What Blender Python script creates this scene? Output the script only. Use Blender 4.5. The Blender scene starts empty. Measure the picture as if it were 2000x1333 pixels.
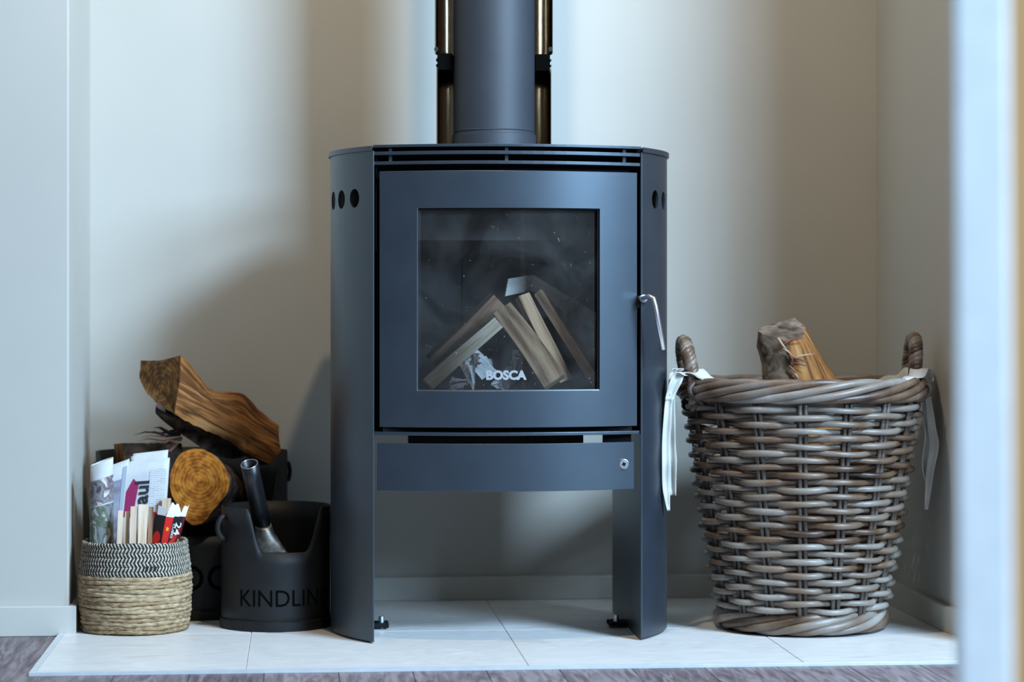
import bpy, bmesh, math, random
from math import sin, cos, pi, radians
from mathutils import Vector, Matrix

scene = bpy.context.scene
COL = scene.collection
rnd = random.Random(7)

# ------------------------------------------------------------------ camera
FPX, HC, HY = 4700.0, 0.6135, 612.0
TH = math.atan(410 / 4700)
CT, ST = cos(TH), sin(TH)
cam_d = bpy.data.cameras.new('camera')
cam = bpy.data.objects.new('camera', cam_d)
COL.objects.link(cam)
cam.location = (0, 0, HC)
cam.rotation_euler = (pi / 2, 0, -TH)
cam_d.sensor_width = 36
cam_d.sensor_fit = 'HORIZONTAL'
cam_d.lens = 36 * FPX / 2000
cam_d.shift_y = -(666.5 - HY) / 2000
cam_d.dof.use_dof = True
cam_d.dof.focus_distance = 4.47
cam_d.dof.aperture_fstop = 2.8
scene.camera = cam

# ------------------------------------------------------------------ light
world = bpy.data.worlds.new('room_ambience')
scene.world = world
world.use_nodes = True
bg = world.node_tree.nodes['Background']
bg.inputs[0].default_value = (0.85, 0.92, 1.0, 1)
bg.inputs[1].default_value = 0.15


def area(name, loc, target, sx, sy, power, color):
    l = bpy.data.lights.new(name, 'AREA')
    l.shape = 'RECTANGLE'
    l.size, l.size_y = sx, sy
    l.energy = power
    l.color = color
    o = bpy.data.objects.new(name, l)
    COL.objects.link(o)
    o.location = loc
    o.rotation_euler = (Vector(target) - Vector(loc)).to_track_quat('-Z', 'Y').to_euler()
    return o


area('window_daylight', (4.4, -1.1, 2.55), (0.3, 4.7, 0.75), 1.7, 1.4, 410, (0.45, 0.71, 1.0))
area('added_hearth_fill', (2.75, 1.45, 3.3), (0.45, 4.3, 0.1), 1.3, 0.8, 380, (0.52, 0.75, 1.0))  # added high fill to brighten the hearth, no known window there
sp = bpy.data.lights.new('ceiling_downlight', 'SPOT')
sp.energy = 68
sp.color = (1.0, 0.82, 0.58)
sp.spot_size = radians(110)
sp.spot_blend = 0.8
sp.shadow_soft_size = 0.035
spo = bpy.data.objects.new('ceiling_downlight', sp)
COL.objects.link(spo)
spo.location = (0.31, 3.82, 2.45)
spo.rotation_euler = (Vector((0.4, 4.9, 0.6)) - Vector(spo.location)).to_track_quat('-Z', 'Y').to_euler()

vs = scene.view_settings
vs.view_transform = 'Standard'
vs.look = 'None'
vs.gamma = 1
vs.use_curve_mapping = False
vs.exposure = 0.0


# ------------------------------------------------------------------ pixel helpers (direction from a pixel, distance from a plane)
def ray(u, v):
    r = (u - 1000) / FPX
    return CT * r + ST, -ST * r + CT, -(v - HY) / FPX


def F(u, v, z=0.0):
    d = ray(u, v)
    t = (z - HC) / d[2]
    return Vector((d[0] * t, d[1] * t, z))


def P(u, v, y):
    d = ray(u, v)
    t = y / d[1]
    return Vector((d[0] * t, y, HC + d[2] * t))


# ------------------------------------------------------------------ materials
def _n(nt, typ, **kw):
    n = nt.nodes.new(typ)
    for k, val in kw.items():
        setattr(n, k, val)
    return n


def base_mat(name, rough=0.5, metal=0.0, spec=0.5):
    m = bpy.data.materials.new(name)
    m.use_nodes = True
    b = m.node_tree.nodes['Principled BSDF']
    b.inputs['Roughness'].default_value = rough
    b.inputs['Metallic'].default_value = metal
    b.inputs['Specular IOR Level'].default_value = spec
    return m, m.node_tree, b


def ramp(nt, fac, stops):
    r = _n(nt, 'ShaderNodeValToRGB')
    els = r.color_ramp.elements
    while len(els) < len(stops):
        els.new(0.5)
    for e, (p, c) in zip(els, stops):
        e.position = p
        e.color = (*c, 1)
    nt.links.new(fac, r.inputs[0])
    return r.outputs[0]


def coords(nt, kind='Object', scale=(1, 1, 1)):
    if kind == 'UV':
        src = _n(nt, 'ShaderNodeUVMap').outputs[0]
    else:
        src = _n(nt, 'ShaderNodeTexCoord').outputs[kind]
    mp = _n(nt, 'ShaderNodeMapping')
    mp.inputs['Scale'].default_value = scale
    nt.links.new(src, mp.inputs[0])
    return mp.outputs[0]


def noise(nt, vec, scale=5, detail=4, dist=0.0):
    n = _n(nt, 'ShaderNodeTexNoise')
    n.inputs['Scale'].default_value = scale
    n.inputs['Detail'].default_value = detail
    n.inputs['Distortion'].default_value = dist
    nt.links.new(vec, n.inputs['Vector'])
    return n.outputs['Fac']


def bump(nt, b, height, strength=0.3, dist=0.002):
    bp = _n(nt, 'ShaderNodeBump')
    bp.inputs['Strength'].default_value = strength
    bp.inputs['Distance'].default_value = dist
    nt.links.new(height, bp.inputs['Height'])
    nt.links.new(bp.outputs[0], b.inputs['Normal'])


def pm(name, stops, scale=8, rough=0.5, metal=0.0, spec=0.5, bmp=0.0, bdist=0.002, bscale=None,
       kind='Object', stretch=(1, 1, 1), detail=4, dist=0.0, rand=0.0):
    """noise-coloured material"""
    m, nt, b = base_mat(name, rough, metal, spec)
    vec = coords(nt, kind, stretch)
    f = noise(nt, vec, scale, detail, dist)
    if rand:
        oi = _n(nt, 'ShaderNodeObjectInfo')
        a = _n(nt, 'ShaderNodeMath', operation='MULTIPLY_ADD')
        nt.links.new(oi.outputs['Random'], a.inputs[0])
        a.inputs[1].default_value = rand
        nt.links.new(f, a.inputs[2])
        s = _n(nt, 'ShaderNodeMath', operation='SUBTRACT')
        nt.links.new(a.outputs[0], s.inputs[0])
        s.inputs[1].default_value = rand / 2
        f = s.outputs[0]
    nt.links.new(ramp(nt, f, stops), b.inputs['Base Color'])
    if bmp:
        h = f if bscale is None else noise(nt, vec, bscale, 5)
        bump(nt, b, h, bmp, bdist)
    return m


def flat(name, c, rough=0.5, metal=0.0, spec=0.5):
    k = 0.9
    return pm(name, [(0.3, tuple(x * k for x in c)), (0.7, c)], 30, rough, metal, spec)


M = {}
M['wall'] = pm('wall_paint', [(0.3, (0.455, 0.44, 0.395)), (0.7, (0.485, 0.468, 0.42))], 3, 0.75, bmp=0.05, bscale=220, bdist=0.001)
M['skirting'] = pm('skirting_paint', [(0.3, (0.52, 0.51, 0.46)), (0.7, (0.56, 0.54, 0.49))], 4, 0.42)
M['stove'] = pm('stove_paint', [(0.3, (0.019, 0.025, 0.034)), (0.7, (0.025, 0.032, 0.042))], 14, 0.37, spec=1.0, bmp=0.03, bscale=500, bdist=0.0005)
M['stove'].node_tree.nodes['Principled BSDF'].inputs['Specular Tint'].default_value = (0.72, 0.87, 1.0, 1)
M['flue'] = pm('flue_paint', [(0.3, (0.018, 0.025, 0.037)), (0.7, (0.023, 0.031, 0.045))], 14, 0.6, spec=0.8)
M['dark'] = pm('soot_black', [(0.3, (0.006, 0.006, 0.007)), (0.7, (0.012, 0.012, 0.013))], 20, 0.85, spec=0.2)
M['brick'] = pm('firebrick_soot', [(0.3, (0.03, 0.03, 0.032)), (0.7, (0.075, 0.075, 0.078))], 12, 0.9, spec=0.1, bmp=0.2)
M['chrome'] = flat('polished_chrome', (0.90, 0.90, 0.93), 0.33, 1.0)
M['steel'] = flat('bright_edge_steel', (0.55, 0.57, 0.6), 0.3, 1.0)
M['shield'] = pm('polished_shield', [(0.3, (0.46, 0.38, 0.29)), (0.7, (0.56, 0.48, 0.39))], 6, 0.10, 1.0, stretch=(30, 30, 0.5))
M['blackpipe'] = pm('black_band', [(0.3, (0.010, 0.010, 0.011)), (0.7, (0.02, 0.02, 0.02))], 30, 0.35)
M['bucket'] = pm('bucket_black', [(0.3, (0.0065, 0.0068, 0.0075)), (0.7, (0.012, 0.0125, 0.0135))], 22, 0.55, spec=0.32, bmp=0.05, bscale=300)
M['letter'] = flat('cut_letter_black', (0.002, 0.002, 0.002), 0.9, spec=0.05)
M['shovel'] = pm('shovel_enamel', [(0.3, (0.008, 0.0085, 0.0095)), (0.7, (0.015, 0.0155, 0.017))], 30, 0.38, spec=0.5)
M['shovelpan'] = pm('worn_shovel_steel', [(0.35, (0.05, 0.05, 0.05)), (0.7, (0.3, 0.28, 0.25))], 45, 0.35, 0.8)
M['strip'] = flat('edge_strip_white', (0.78, 0.82, 0.85), 0.3, 0.4)
M['grout'] = flat('grout_grey', (0.52, 0.515, 0.50), 0.9)
M['doorwhite'] = flat('door_white_paint', (0.78, 0.77, 0.75), 0.55)
M['tan'] = pm('tan_timber', [(0.3, (0.50, 0.25, 0.08)), (0.7, (0.58, 0.30, 0.11))], 3, 0.6, stretch=(6, 6, 0.6))
M['paper'] = pm('newsprint', [(0.3, (0.50, 0.515, 0.53)), (0.7, (0.60, 0.61, 0.625))], 25, 0.85, spec=0.1, bmp=0.2, bscale=60)
M['cloth'] = pm('cotton_liner', [(0.3, (0.50, 0.49, 0.45)), (0.7, (0.60, 0.59, 0.55))], 25, 0.9, spec=0.1, bmp=0.3, bscale=180, bdist=0.001)
M['magenta'] = flat('magenta_ink', (0.30, 0.012, 0.09), 0.7)
M['ink'] = flat('black_ink', (0.012, 0.014, 0.018), 0.7)
M['red'] = flat('red_box_ink', (0.62, 0.02, 0.015), 0.5)
M['maroon'] = flat('maroon_box_ink', (0.10, 0.012, 0.015), 0.5)
M['yellow'] = flat('yellow_ink', (0.85, 0.45, 0.03), 0.5)
M['white'] = flat('white_card', (0.80, 0.80, 0.80), 0.7)
M['boxblack'] = flat('black_box_ink', (0.015, 0.013, 0.013), 0.5)
M['photo1'] = pm('printed_street_photo', [(0.30, (0.05, 0.05, 0.06)), (0.42, (0.25, 0.24, 0.24)), (0.52, (0.10, 0.06, 0.08)), (0.62, (0.55, 0.53, 0.5)), (0.75, (0.75, 0.75, 0.75))], 45, 0.7, detail=5, dist=0.6)
M['photo2'] = pm('printed_grey_photo', [(0.30, (0.05, 0.06, 0.06)), (0.45, (0.22, 0.22, 0.22)), (0.56, (0.07, 0.10, 0.05)), (0.66, (0.42, 0.43, 0.43))], 30, 0.7, detail=3, dist=0.8)
M['photo3'] = pm('printed_car_photo', [(0.3, (0.10, 0.10, 0.13)), (0.5, (0.22, 0.22, 0.29)), (0.7, (0.45, 0.45, 0.52))], 12, 0.6, detail=2, dist=1.5)
M['newsphoto'] = pm('crumpled_print', [(0.40, (0.05, 0.05, 0.055)), (0.47, (0.26, 0.24, 0.22)), (0.53, (0.55, 0.53, 0.50)), (0.60, (0.62, 0.62, 0.62)), (0.68, (0.50, 0.12, 0.08))], 18, 0.8, detail=4, dist=0.5)
M['jute'] = pm('jute_fibre', [(0.25, (0.15, 0.09, 0.045)), (0.45, (0.34, 0.235, 0.13)), (0.62, (0.46, 0.345, 0.215)), (0.8, (0.60, 0.50, 0.36))], 75, 0.9, spec=0.1, bmp=0.7, bdist=0.003, stretch=(1, 1, 4), detail=6, rand=0.18)
M['juteblack'] = pm('black_cotton_strand', [(0.3, (0.015, 0.018, 0.022)), (0.7, (0.04, 0.045, 0.05))], 60, 0.9, spec=0.1)
M['jutelight'] = pm('pale_jute_strand', [(0.3, (0.40, 0.33, 0.24)), (0.7, (0.60, 0.53, 0.42))], 70, 0.9, spec=0.1)
M['wicker'] = pm('grey_rattan', [(0.22, (0.045, 0.022, 0.012)), (0.38, (0.125, 0.070, 0.040)), (0.52, (0.185, 0.135, 0.100)), (0.66, (0.22, 0.185, 0.155)), (0.85, (0.34, 0.30, 0.26))], 11, 0.40, spec=0.5, bmp=0.25, bscale=150, bdist=0.001, detail=6, rand=0.42)
M['stake'] = pm('dark_rattan_stake', [(0.3, (0.05, 0.034, 0.025)), (0.7, (0.13, 0.10, 0.08))], 20, 0.5, bmp=0.2, rand=0.3)
M['bark'] = pm('bark', [(0.3, (0.012, 0.008, 0.007)), (0.5, (0.05, 0.034, 0.027)), (0.64, (0.12, 0.075, 0.055)), (0.78, (0.24, 0.21, 0.19))], 38, 0.9, spec=0.15, bmp=0.9, bdist=0.006, detail=7, dist=0.4)
M['greybark'] = pm('weathered_bark', [(0.3, (0.03, 0.02, 0.014)), (0.48, (0.11, 0.075, 0.052)), (0.62, (0.20, 0.145, 0.105)), (0.74, (0.26, 0.12, 0.06))], 34, 0.9, spec=0.15, bmp=0.9, bdist=0.006, detail=7, dist=0.5)
M['redbark'] = pm('red_bark_strip', [(0.3, (0.10, 0.04, 0.025)), (0.7, (0.30, 0.14, 0.09))], 40, 0.85, spec=0.15, bmp=0.5, bdist=0.003)


def wood_mat(name, stops, scale=1.0, sx=9, sy=110, bmp=0.5):
    """split timber: UV x runs along the grain, y across it (metres)"""
    m, nt, b = base_mat(name, 0.75, spec=0.2)
    vec = coords(nt, 'UV', (sx, sy, 1))
    f = noise(nt, vec, scale, 6, 0.6)
    vec2 = coords(nt, 'UV', (5, 14, 1))
    f2 = noise(nt, vec2, 1.6, 3, 0.3)
    a = _n(nt, 'ShaderNodeMath', operation='MULTIPLY_ADD')
    nt.links.new(f2, a.inputs[0])
    a.inputs[1].default_value = 0.55
    nt.links.new(f, a.inputs[2])
    s = _n(nt, 'ShaderNodeMath', operation='SUBTRACT')
    nt.links.new(a.outputs[0], s.inputs[0])
    s.inputs[1].default_value = 0.27
    nt.links.new(ramp(nt, s.outputs[0], stops), b.inputs['Base Color'])
    bump(nt, b, f, bmp, 0.003)
    return m


def ring_mat(name, stops, freq=900):
    """sawn end: UV holds metres from the pith"""
    m, nt, b = base_mat(name, 0.8, spec=0.15)
    uv = coords(nt, 'UV')
    nz = _n(nt, 'ShaderNodeTexNoise')
    nz.inputs['Scale'].default_value = 28
    nt.links.new(uv, nz.inputs['Vector'])
    mix = _n(nt, 'ShaderNodeVectorMath', operation='SCALE')
    nt.links.new(nz.outputs['Color'], mix.inputs[0])
    mix.inputs['Scale'].default_value = 0.012
    ad = _n(nt, 'ShaderNodeVectorMath', operation='ADD')
    nt.links.new(uv, ad.inputs[0])
    nt.links.new(mix.outputs[0], ad.inputs[1])
    off = _n(nt, 'ShaderNodeVectorMath', operation='SUBTRACT')
    nt.links.new(ad.outputs[0], off.inputs[0])
    off.inputs[1].default_value = (0.006, 0.006, 0.006)
    ln = _n(nt, 'ShaderNodeVectorMath', operation='LENGTH')
    nt.links.new(off.outputs[0], ln.inputs[0])
    mu = _n(nt, 'ShaderNodeMath', operation='MULTIPLY')
    nt.links.new(ln.outputs['Value'], mu.inputs[0])
    mu.inputs[1].default_value = freq
    sn = _n(nt, 'ShaderNodeMath', operation='SINE')
    nt.links.new(mu.outputs[0], sn.inputs[0])
    f = noise(nt, uv, 60, 5)
    a = _n(nt, 'ShaderNodeMath', operation='MULTIPLY_ADD')
    nt.links.new(sn.outputs[0], a.inputs[0])
    a.inputs[1].default_value = 0.055
    nt.links.new(f, a.inputs[2])
    nt.links.new(ramp(nt, a.outputs[0], stops), b.inputs['Base Color'])
    bump(nt, b, a.outputs[0], 0.15, 0.002)
    return m


M['wood'] = wood_mat('split_pine_orange', [(0.26, (0.045, 0.016, 0.006)), (0.44, (0.14, 0.053, 0.015)), (0.57, (0.29, 0.118, 0.033)), (0.69, (0.36, 0.175, 0.062)), (0.86, (0.47, 0.29, 0.15))], bmp=0.9)
M['wooddull'] = wood_mat('dry_kindling', [(0.3, (0.22, 0.12, 0.065)), (0.5, (0.46, 0.29, 0.17)), (0.75, (0.62, 0.43, 0.27))])
M['woodpale'] = wood_mat('pale_kindling', [(0.3, (0.46, 0.34, 0.22)), (0.5, (0.72, 0.58, 0.42)), (0.75, (0.82, 0.71, 0.55))], sy=140)
M['woodbrown'] = wood_mat('brown_kindling', [(0.3, (0.13, 0.06, 0.035)), (0.5, (0.27, 0.14, 0.08)), (0.75, (0.42, 0.25, 0.15))])
M['woodgrey'] = wood_mat('grey_kindling', [(0.3, (0.55, 0.50, 0.46)), (0.5, (0.72, 0.68, 0.64)), (0.75, (0.82, 0.79, 0.76))])
M['fresh'] = wood_mat('fresh_cut_kindling', [(0.3, (0.52, 0.36, 0.23)), (0.5, (0.72, 0.56, 0.41)), (0.75, (0.82, 0.70, 0.56))], sy=160, bmp=0.2)
M['rings'] = ring_mat('sawn_rings', [(0.25, (0.10, 0.028, 0.004)), (0.42, (0.29, 0.090, 0.011)), (0.55, (0.46, 0.160, 0.020)), (0.75, (0.60, 0.26, 0.045))])
M['ringsdark'] = ring_mat('weathered_sawn_end', [(0.28, (0.065, 0.028, 0.012)), (0.45, (0.11, 0.052, 0.020)), (0.58, (0.20, 0.095, 0.028)), (0.8, (0.36, 0.18, 0.04))], 700)


def glass_mat():
    m = bpy.data.materials.new('stove_glass')
    m.use_nodes = True
    nt = m.node_tree
    nt.nodes.clear()
    out = _n(nt, 'ShaderNodeOutputMaterial')
    tr = _n(nt, 'ShaderNodeBsdfTransparent')
    tr.inputs[0].default_value = (0.92, 0.94, 0.95, 1)
    gl = _n(nt, 'ShaderNodeBsdfGlossy')
    gl.inputs['Roughness'].default_value = 0.04
    df = _n(nt, 'ShaderNodeBsdfDiffuse')
    df.inputs[0].default_value = (0.55, 0.55, 0.54, 1)
    vec = coords(nt, 'Object')
    f1 = noise(nt, vec, 9, 6, 0.8)
    f2 = noise(nt, vec, 160, 3)
    d1 = ramp(nt, f1, [(0.35, (0.008, 0.008, 0.008)), (0.75, (0.06, 0.06, 0.06))])
    d2 = ramp(nt, f2, [(0.70, (0, 0, 0)), (0.80, (0.35, 0.35, 0.35))])
    ad = _n(nt, 'ShaderNodeMath', operation='ADD')
    nt.links.new(d1, ad.inputs[0])
    nt.links.new(d2, ad.inputs[1])
    fr = _n(nt, 'ShaderNodeFresnel')
    fr.inputs[0].default_value = 1.5
    m1 = _n(nt, 'ShaderNodeMixShader')
    nt.links.new(fr.outputs[0], m1.inputs[0])
    nt.links.new(tr.outputs[0], m1.inputs[1])
    nt.links.new(gl.outputs[0], m1.inputs[2])
    m2 = _n(nt, 'ShaderNodeMixShader')
    nt.links.new(ad.outputs[0], m2.inputs[0])
    nt.links.new(m1.outputs[0], m2.inputs[1])
    nt.links.new(df.outputs[0], m2.inputs[2])
    nt.links.new(m2.outputs[0], out.inputs[0])
    return m


M['glass'] = glass_mat()


def tile_mat():
    m, nt, b = base_mat('pale_stone_tile', 0.38, spec=0.45)
    vec = coords(nt, 'Object', (1, 3.2, 1))
    f = noise(nt, vec, 5.5, 7, 1.6)
    nt.links.new(ramp(nt, f, [(0.3, (0.60, 0.59, 0.575)), (0.46, (0.74, 0.73, 0.71)), (0.54, (0.66, 0.65, 0.635)), (0.70, (0.80, 0.79, 0.77))]), b.inputs['Base Color'])
    bump(nt, b, f, 0.05, 0.001)
    return m


def plank_mat():
    m, nt, b = base_mat('grey_brown_plank', 0.5, spec=0.4)
    vec = coords(nt, 'Object', (22, 2.2, 1))
    f = noise(nt, vec, 3.0, 7, 1.2)
    oi = _n(nt, 'ShaderNodeObjectInfo')
    a = _n(nt, 'ShaderNodeMath', operation='MULTIPLY_ADD')
    nt.links.new(oi.outputs['Random'], a.inputs[0])
    a.inputs[1].default_value = 0.12
    nt.links.new(f, a.inputs[2])
    nt.links.new(ramp(nt, a.outputs[0], [(0.35, (0.095, 0.070, 0.078)), (0.52, (0.175, 0.136, 0.148)), (0.62, (0.24, 0.195, 0.21)), (0.8, (0.32, 0.275, 0.29))]), b.inputs['Base Color'])
    bump(nt, b, f, 0.2, 0.001)
    return m


M['tile'] = tile_mat()
M['plank'] = plank_mat()


def print_mat():
    """columns of small print, running across the page (UV in metres)"""
    m, nt, b = base_mat('news_columns', 0.85, spec=0.1)
    uv = coords(nt, 'UV')
    br = _n(nt, 'ShaderNodeTexBrick')
    nt.links.new(uv, br.inputs[0])
    br.inputs['Color1'].default_value = (0.36, 0.37, 0.40, 1)
    br.inputs['Color2'].default_value = (0.50, 0.51, 0.54, 1)
    br.inputs['Mortar'].default_value = (0.68, 0.70, 0.72, 1)
    br.inputs['Scale'].default_value = 1
    br.inputs['Brick Width'].default_value = 0.016
    br.inputs['Row Height'].default_value = 0.0024
    br.inputs['Mortar Size'].default_value = 0.0006
    nt.links.new(br.outputs['Color'], b.inputs['Base Color'])
    return m


M['print'] = print_mat()


# ------------------------------------------------------------------ mesh builder
class MB:
    def __init__(self):
        self.v, self.f, self.uv = [], [], []

    def add(self, vs_, fs_, uvs=None):
        o = len(self.v)
        self.v += [Vector(p) for p in vs_]
        self.f += [tuple(i + o for i in f) for f in fs_]
        self.uv += list(uvs) if uvs else [(0, 0)] * len(vs_)
        return self

    def box(self, x0, x1, y0, y1, z0, z1):
        vs_ = [(x, y, z) for z in (z0, z1) for y in (y0, y1) for x in (x0, x1)]
        return self.add(vs_, [(0, 2, 3, 1), (4, 5, 7, 6), (0, 1, 5, 4), (2, 6, 7, 3), (0, 4, 6, 2), (1, 3, 7, 5)])

    def prism(self, poly, z0, z1):
        n = len(poly)
        a = sum(poly[i][0] * poly[(i + 1) % n][1] - poly[(i + 1) % n][0] * poly[i][1] for i in range(n))
        if a < 0:
            poly = poly[::-1]
        vs_ = [(x, y, z0) for x, y in poly] + [(x, y, z1) for x, y in poly]
        fs_ = [tuple(range(n))[::-1], tuple(range(n, 2 * n))]
        fs_ += [(i, (i + 1) % n, n + (i + 1) % n, n + i) for i in range(n)]
        return self.add(vs_, fs_)

    def tube(self, pts, r, sides=8, closed=False, flat_=None, cap=True):
        pts = [Vector(p) for p in pts]
        n = len(pts)
        rr = r if isinstance(r, (list, tuple)) else [r] * n
        vs_, uvs = [], []
        ln = 0
        prev = None
        for i, p in enumerate(pts):
            if closed:
                t = pts[(i + 1) % n] - pts[i - 1]
            else:
                t = pts[min(i + 1, n - 1)] - pts[max(i - 1, 0)]
            t.normalize()
            if prev is None:
                ref = Vector((0, 0, 1)) if abs(t.z) < 0.9 else Vector((1, 0, 0))
                a = t.cross(ref).normalized()
            else:
                a = (prev - t * prev.dot(t)).normalized()
                if closed:
                    ref = Vector((0, 0, 1))
                    a = t.cross(ref).normalized()
            prev = a
            b = t.cross(a).normalized()
            if i:
                ln += (p - pts[i - 1]).length
            for k in range(sides):
                an = 2 * pi * k / sides
                vs_.append(p + a * cos(an) * rr[i] + b * sin(an) * rr[i] * (flat_ or 1))
                uvs.append((ln, an / (2 * pi) * 0.05))
        fs_ = []
        m = n if closed else n - 1
        for i in range(m):
            j = (i + 1) % n
            for k in range(sides):
                l = (k + 1) % sides
                fs_.append((i * sides + k, j * sides + k, j * sides + l, i * sides + l)[::-1])
        if not closed and cap:
            fs_.append(tuple(range(sides)))
            fs_.append(tuple((n - 1) * sides + k for k in range(sides))[::-1])
        return self.add(vs_, fs_, uvs)

    def grid(self, fn, nu, nv, uvfn=None, wrap=False):
        """surface fn(i,j) i<=nu, j<=nv"""
        cu = nu if wrap else nu + 1
        vs_ = [fn(i, j) for j in range(nv + 1) for i in range(cu)]
        uvs = [uvfn(i, j) for j in range(nv + 1) for i in range(cu)] if uvfn else None
        fs_ = [(j * cu + i, j * cu + (i + 1) % cu, (j + 1) * cu + (i + 1) % cu, (j + 1) * cu + i)
               for j in range(nv) for i in range(nu)]
        return self.add(vs_, fs_, uvs)

    def build(self, name, mat, parent=None, smooth=False, bevel=0.0, solid=0.0, origin=None, recalc=True):
        if parent is not None:
            par_o = ORG[parent.name]
            org = par_o
        else:
            org = Vector(origin) if origin is not None else Vector((0, 0, 0))
        me = bpy.data.meshes.new(name)
        me.from_pydata([tuple(p - org) for p in self.v], [], self.f)
        ul = me.uv_layers.new(name='UVMap')
        for lp in me.loops:
            ul.data[lp.index].uv = self.uv[lp.vertex_index]
        if recalc:
            bm = bmesh.new()
            bm.from_mesh(me)
            bmesh.ops.recalc_face_normals(bm, faces=bm.faces)
            bm.to_mesh(me)
            bm.free()
        if smooth:
            for p in me.polygons:
                p.use_smooth = True
        me.materials.append(mat)
        o = bpy.data.objects.new(name, me)
        COL.objects.link(o)
        if parent is not None:
            o.parent = parent
        else:
            o.location = org
        ORG[o.name] = org
        if solid:
            md = o.modifiers.new('solid', 'SOLIDIFY')
            md.thickness = solid
            md.offset = 0
        if bevel:
            md = o.modifiers.new('bevel', 'BEVEL')
            md.width = bevel
            md.segments = 2
            md.limit_method = 'ANGLE'
            md.angle_limit = radians(40)
        return o


ORG = {}


def thing(name, loc, label, cat, group=None):
    o = bpy.data.objects.new(name, None)
    o.empty_display_size = 0.05
    COL.objects.link(o)
    o.location = loc
    ORG[o.name] = Vector(loc)
    tag(o, label, cat, group)
    return o


def tag(o, label=None, cat=None, group=None, kind=None):
    if label:
        o['label'] = label
    if cat:
        o['category'] = cat
    if group:
        o['group'] = group
    if kind:
        o['kind'] = kind
    return o


def smooth_auto(o, ang=35):
    for p in o.data.polygons:
        p.use_smooth = True
    bm = bmesh.new()
    bm.from_mesh(o.data)
    for e in bm.edges:
        if len(e.link_faces) == 2 and e.calc_face_angle(0) > radians(ang):
            e.smooth = False
    bm.to_mesh(o.data)
    bm.free()
    return o


def box_o(name, mat, parent, x0, x1, y0, y1, z0, z1, bevel=0.0, origin=None):
    return MB().box(x0, x1, y0, y1, z0, z1).build(name, mat, parent, bevel=bevel, origin=origin)


def text_verts(s, size, offset=0.0):
    """flat triangulated lettering, centred; returns verts (x,y) and faces"""
    cu = bpy.data.curves.new('lettering', 'FONT')
    cu.body = s
    cu.size = size
    cu.offset = offset
    cu.align_x = 'CENTER'
    cu.align_y = 'CENTER'
    cu.resolution_u = 3
    ob = bpy.data.objects.new('lettering', cu)
    COL.objects.link(ob)
    bpy.context.view_layer.update()
    me = ob.to_mesh()
    vs_ = [(v.co.x, v.co.y) for v in me.vertices]
    fs_ = [tuple(p.vertices) for p in me.polygons]
    ob.to_mesh_clear()
    bpy.data.objects.remove(ob)
    bpy.data.curves.remove(cu)
    return vs_, fs_


# ================================================================== STRUCTURE
WL, WR = -0.446, 1.243          # niche side walls
YB, YL, YR = 5.140, 4.680, 4.545  # back wall, left pier front, right corner
WH = 2.5


def struct(o):
    o['kind'] = 'structure'
    return o


struct(box_o('wall_left', M['wall'], None, -2.2, WL, YL, 5.45, -0.006, WH, 0.004))
struct(box_o('wall_back', M['wall'], None, WL, WR, YB, 5.45, -0.006, WH))
struct(MB().prism([(WR, 5.45), (WR, YR), (1.285, 4.30), (2.9, 4.30), (2.9, 5.45)], -0.006, WH).build('wall_right', M['wall'], bevel=0.004))
bb = 0.0145
BH = 0.050
struct(box_o('baseboard_left', M['skirting'], None, -2.2, WL + bb, YL - bb, YL, -0.006, 0.052, 0.002))
struct(box_o('baseboard_niche', M['skirting'], None, WL, WL + bb, YL, YB, 0.0, 0.052, 0.002))
struct(box_o('baseboard_back', M['skirting'], None, WL + bb, WR - bb, YB - bb, YB, 0.0, BH, 0.002))
struct(MB().prism([(WR, YB), (WR - bb, YB), (WR - bb, YR), (1.2705, 4.287), (2.9, 4.287), (2.9, 4.30), (1.285, 4.30), (WR, YR)], 0.0, BH).build('baseboard_right', M['skirting'], bevel=0.002))

# timber floor: planks run away from the camera
floor = thing('floor', (0.4, 2.0, -0.006), None, None)
floor['kind'] = 'structure'
box_o('subfloor', M['dark'], floor, -2.2, 2.9, -0.6, 5.45, -0.05, -0.0205)
HX0, HX1, HY0 = -0.4640, 1.32, 4.155
xl = F(1232, 1304, -0.006).x
pw = 0.1275
k0 = int((-2.2 - xl) / pw)
x = xl + k0 * pw
planks = []
while x < 2.8:
    a, b_ = x + 0.0006, x + pw - 0.0006
    ends = [HY0 - 0.001] if (b_ > HX0) else [YL - bb]
    if a < HX0 < b_:
        # plank notched round the hearth corner
        planks.append([(a, -0.6), (b_, -0.6), (b_, HY0 - 0.001), (HX0 - 0.0005, HY0 - 0.001), (HX0 - 0.0005, YL - bb), (a, YL - bb)])
    elif a > HX1:
        planks.append([(a, -0.6), (b_, -0.6), (b_, 4.287), (a, 4.287)])
    else:
        e = ends[0]
        cut = rnd.uniform(1.2, 3.2)
        planks.append([(a, -0.6), (b_, -0.6), (b_, cut - 0.0006), (a, cut - 0.0006)])
        planks.append([(a, cut), (b_, cut), (b_, e), (a, e)])
    x += pw
for pl in planks:
    o = MB().prism(pl, -0.0205, -0.006).build('plank', M['plank'], floor, bevel=0.0008)

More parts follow.
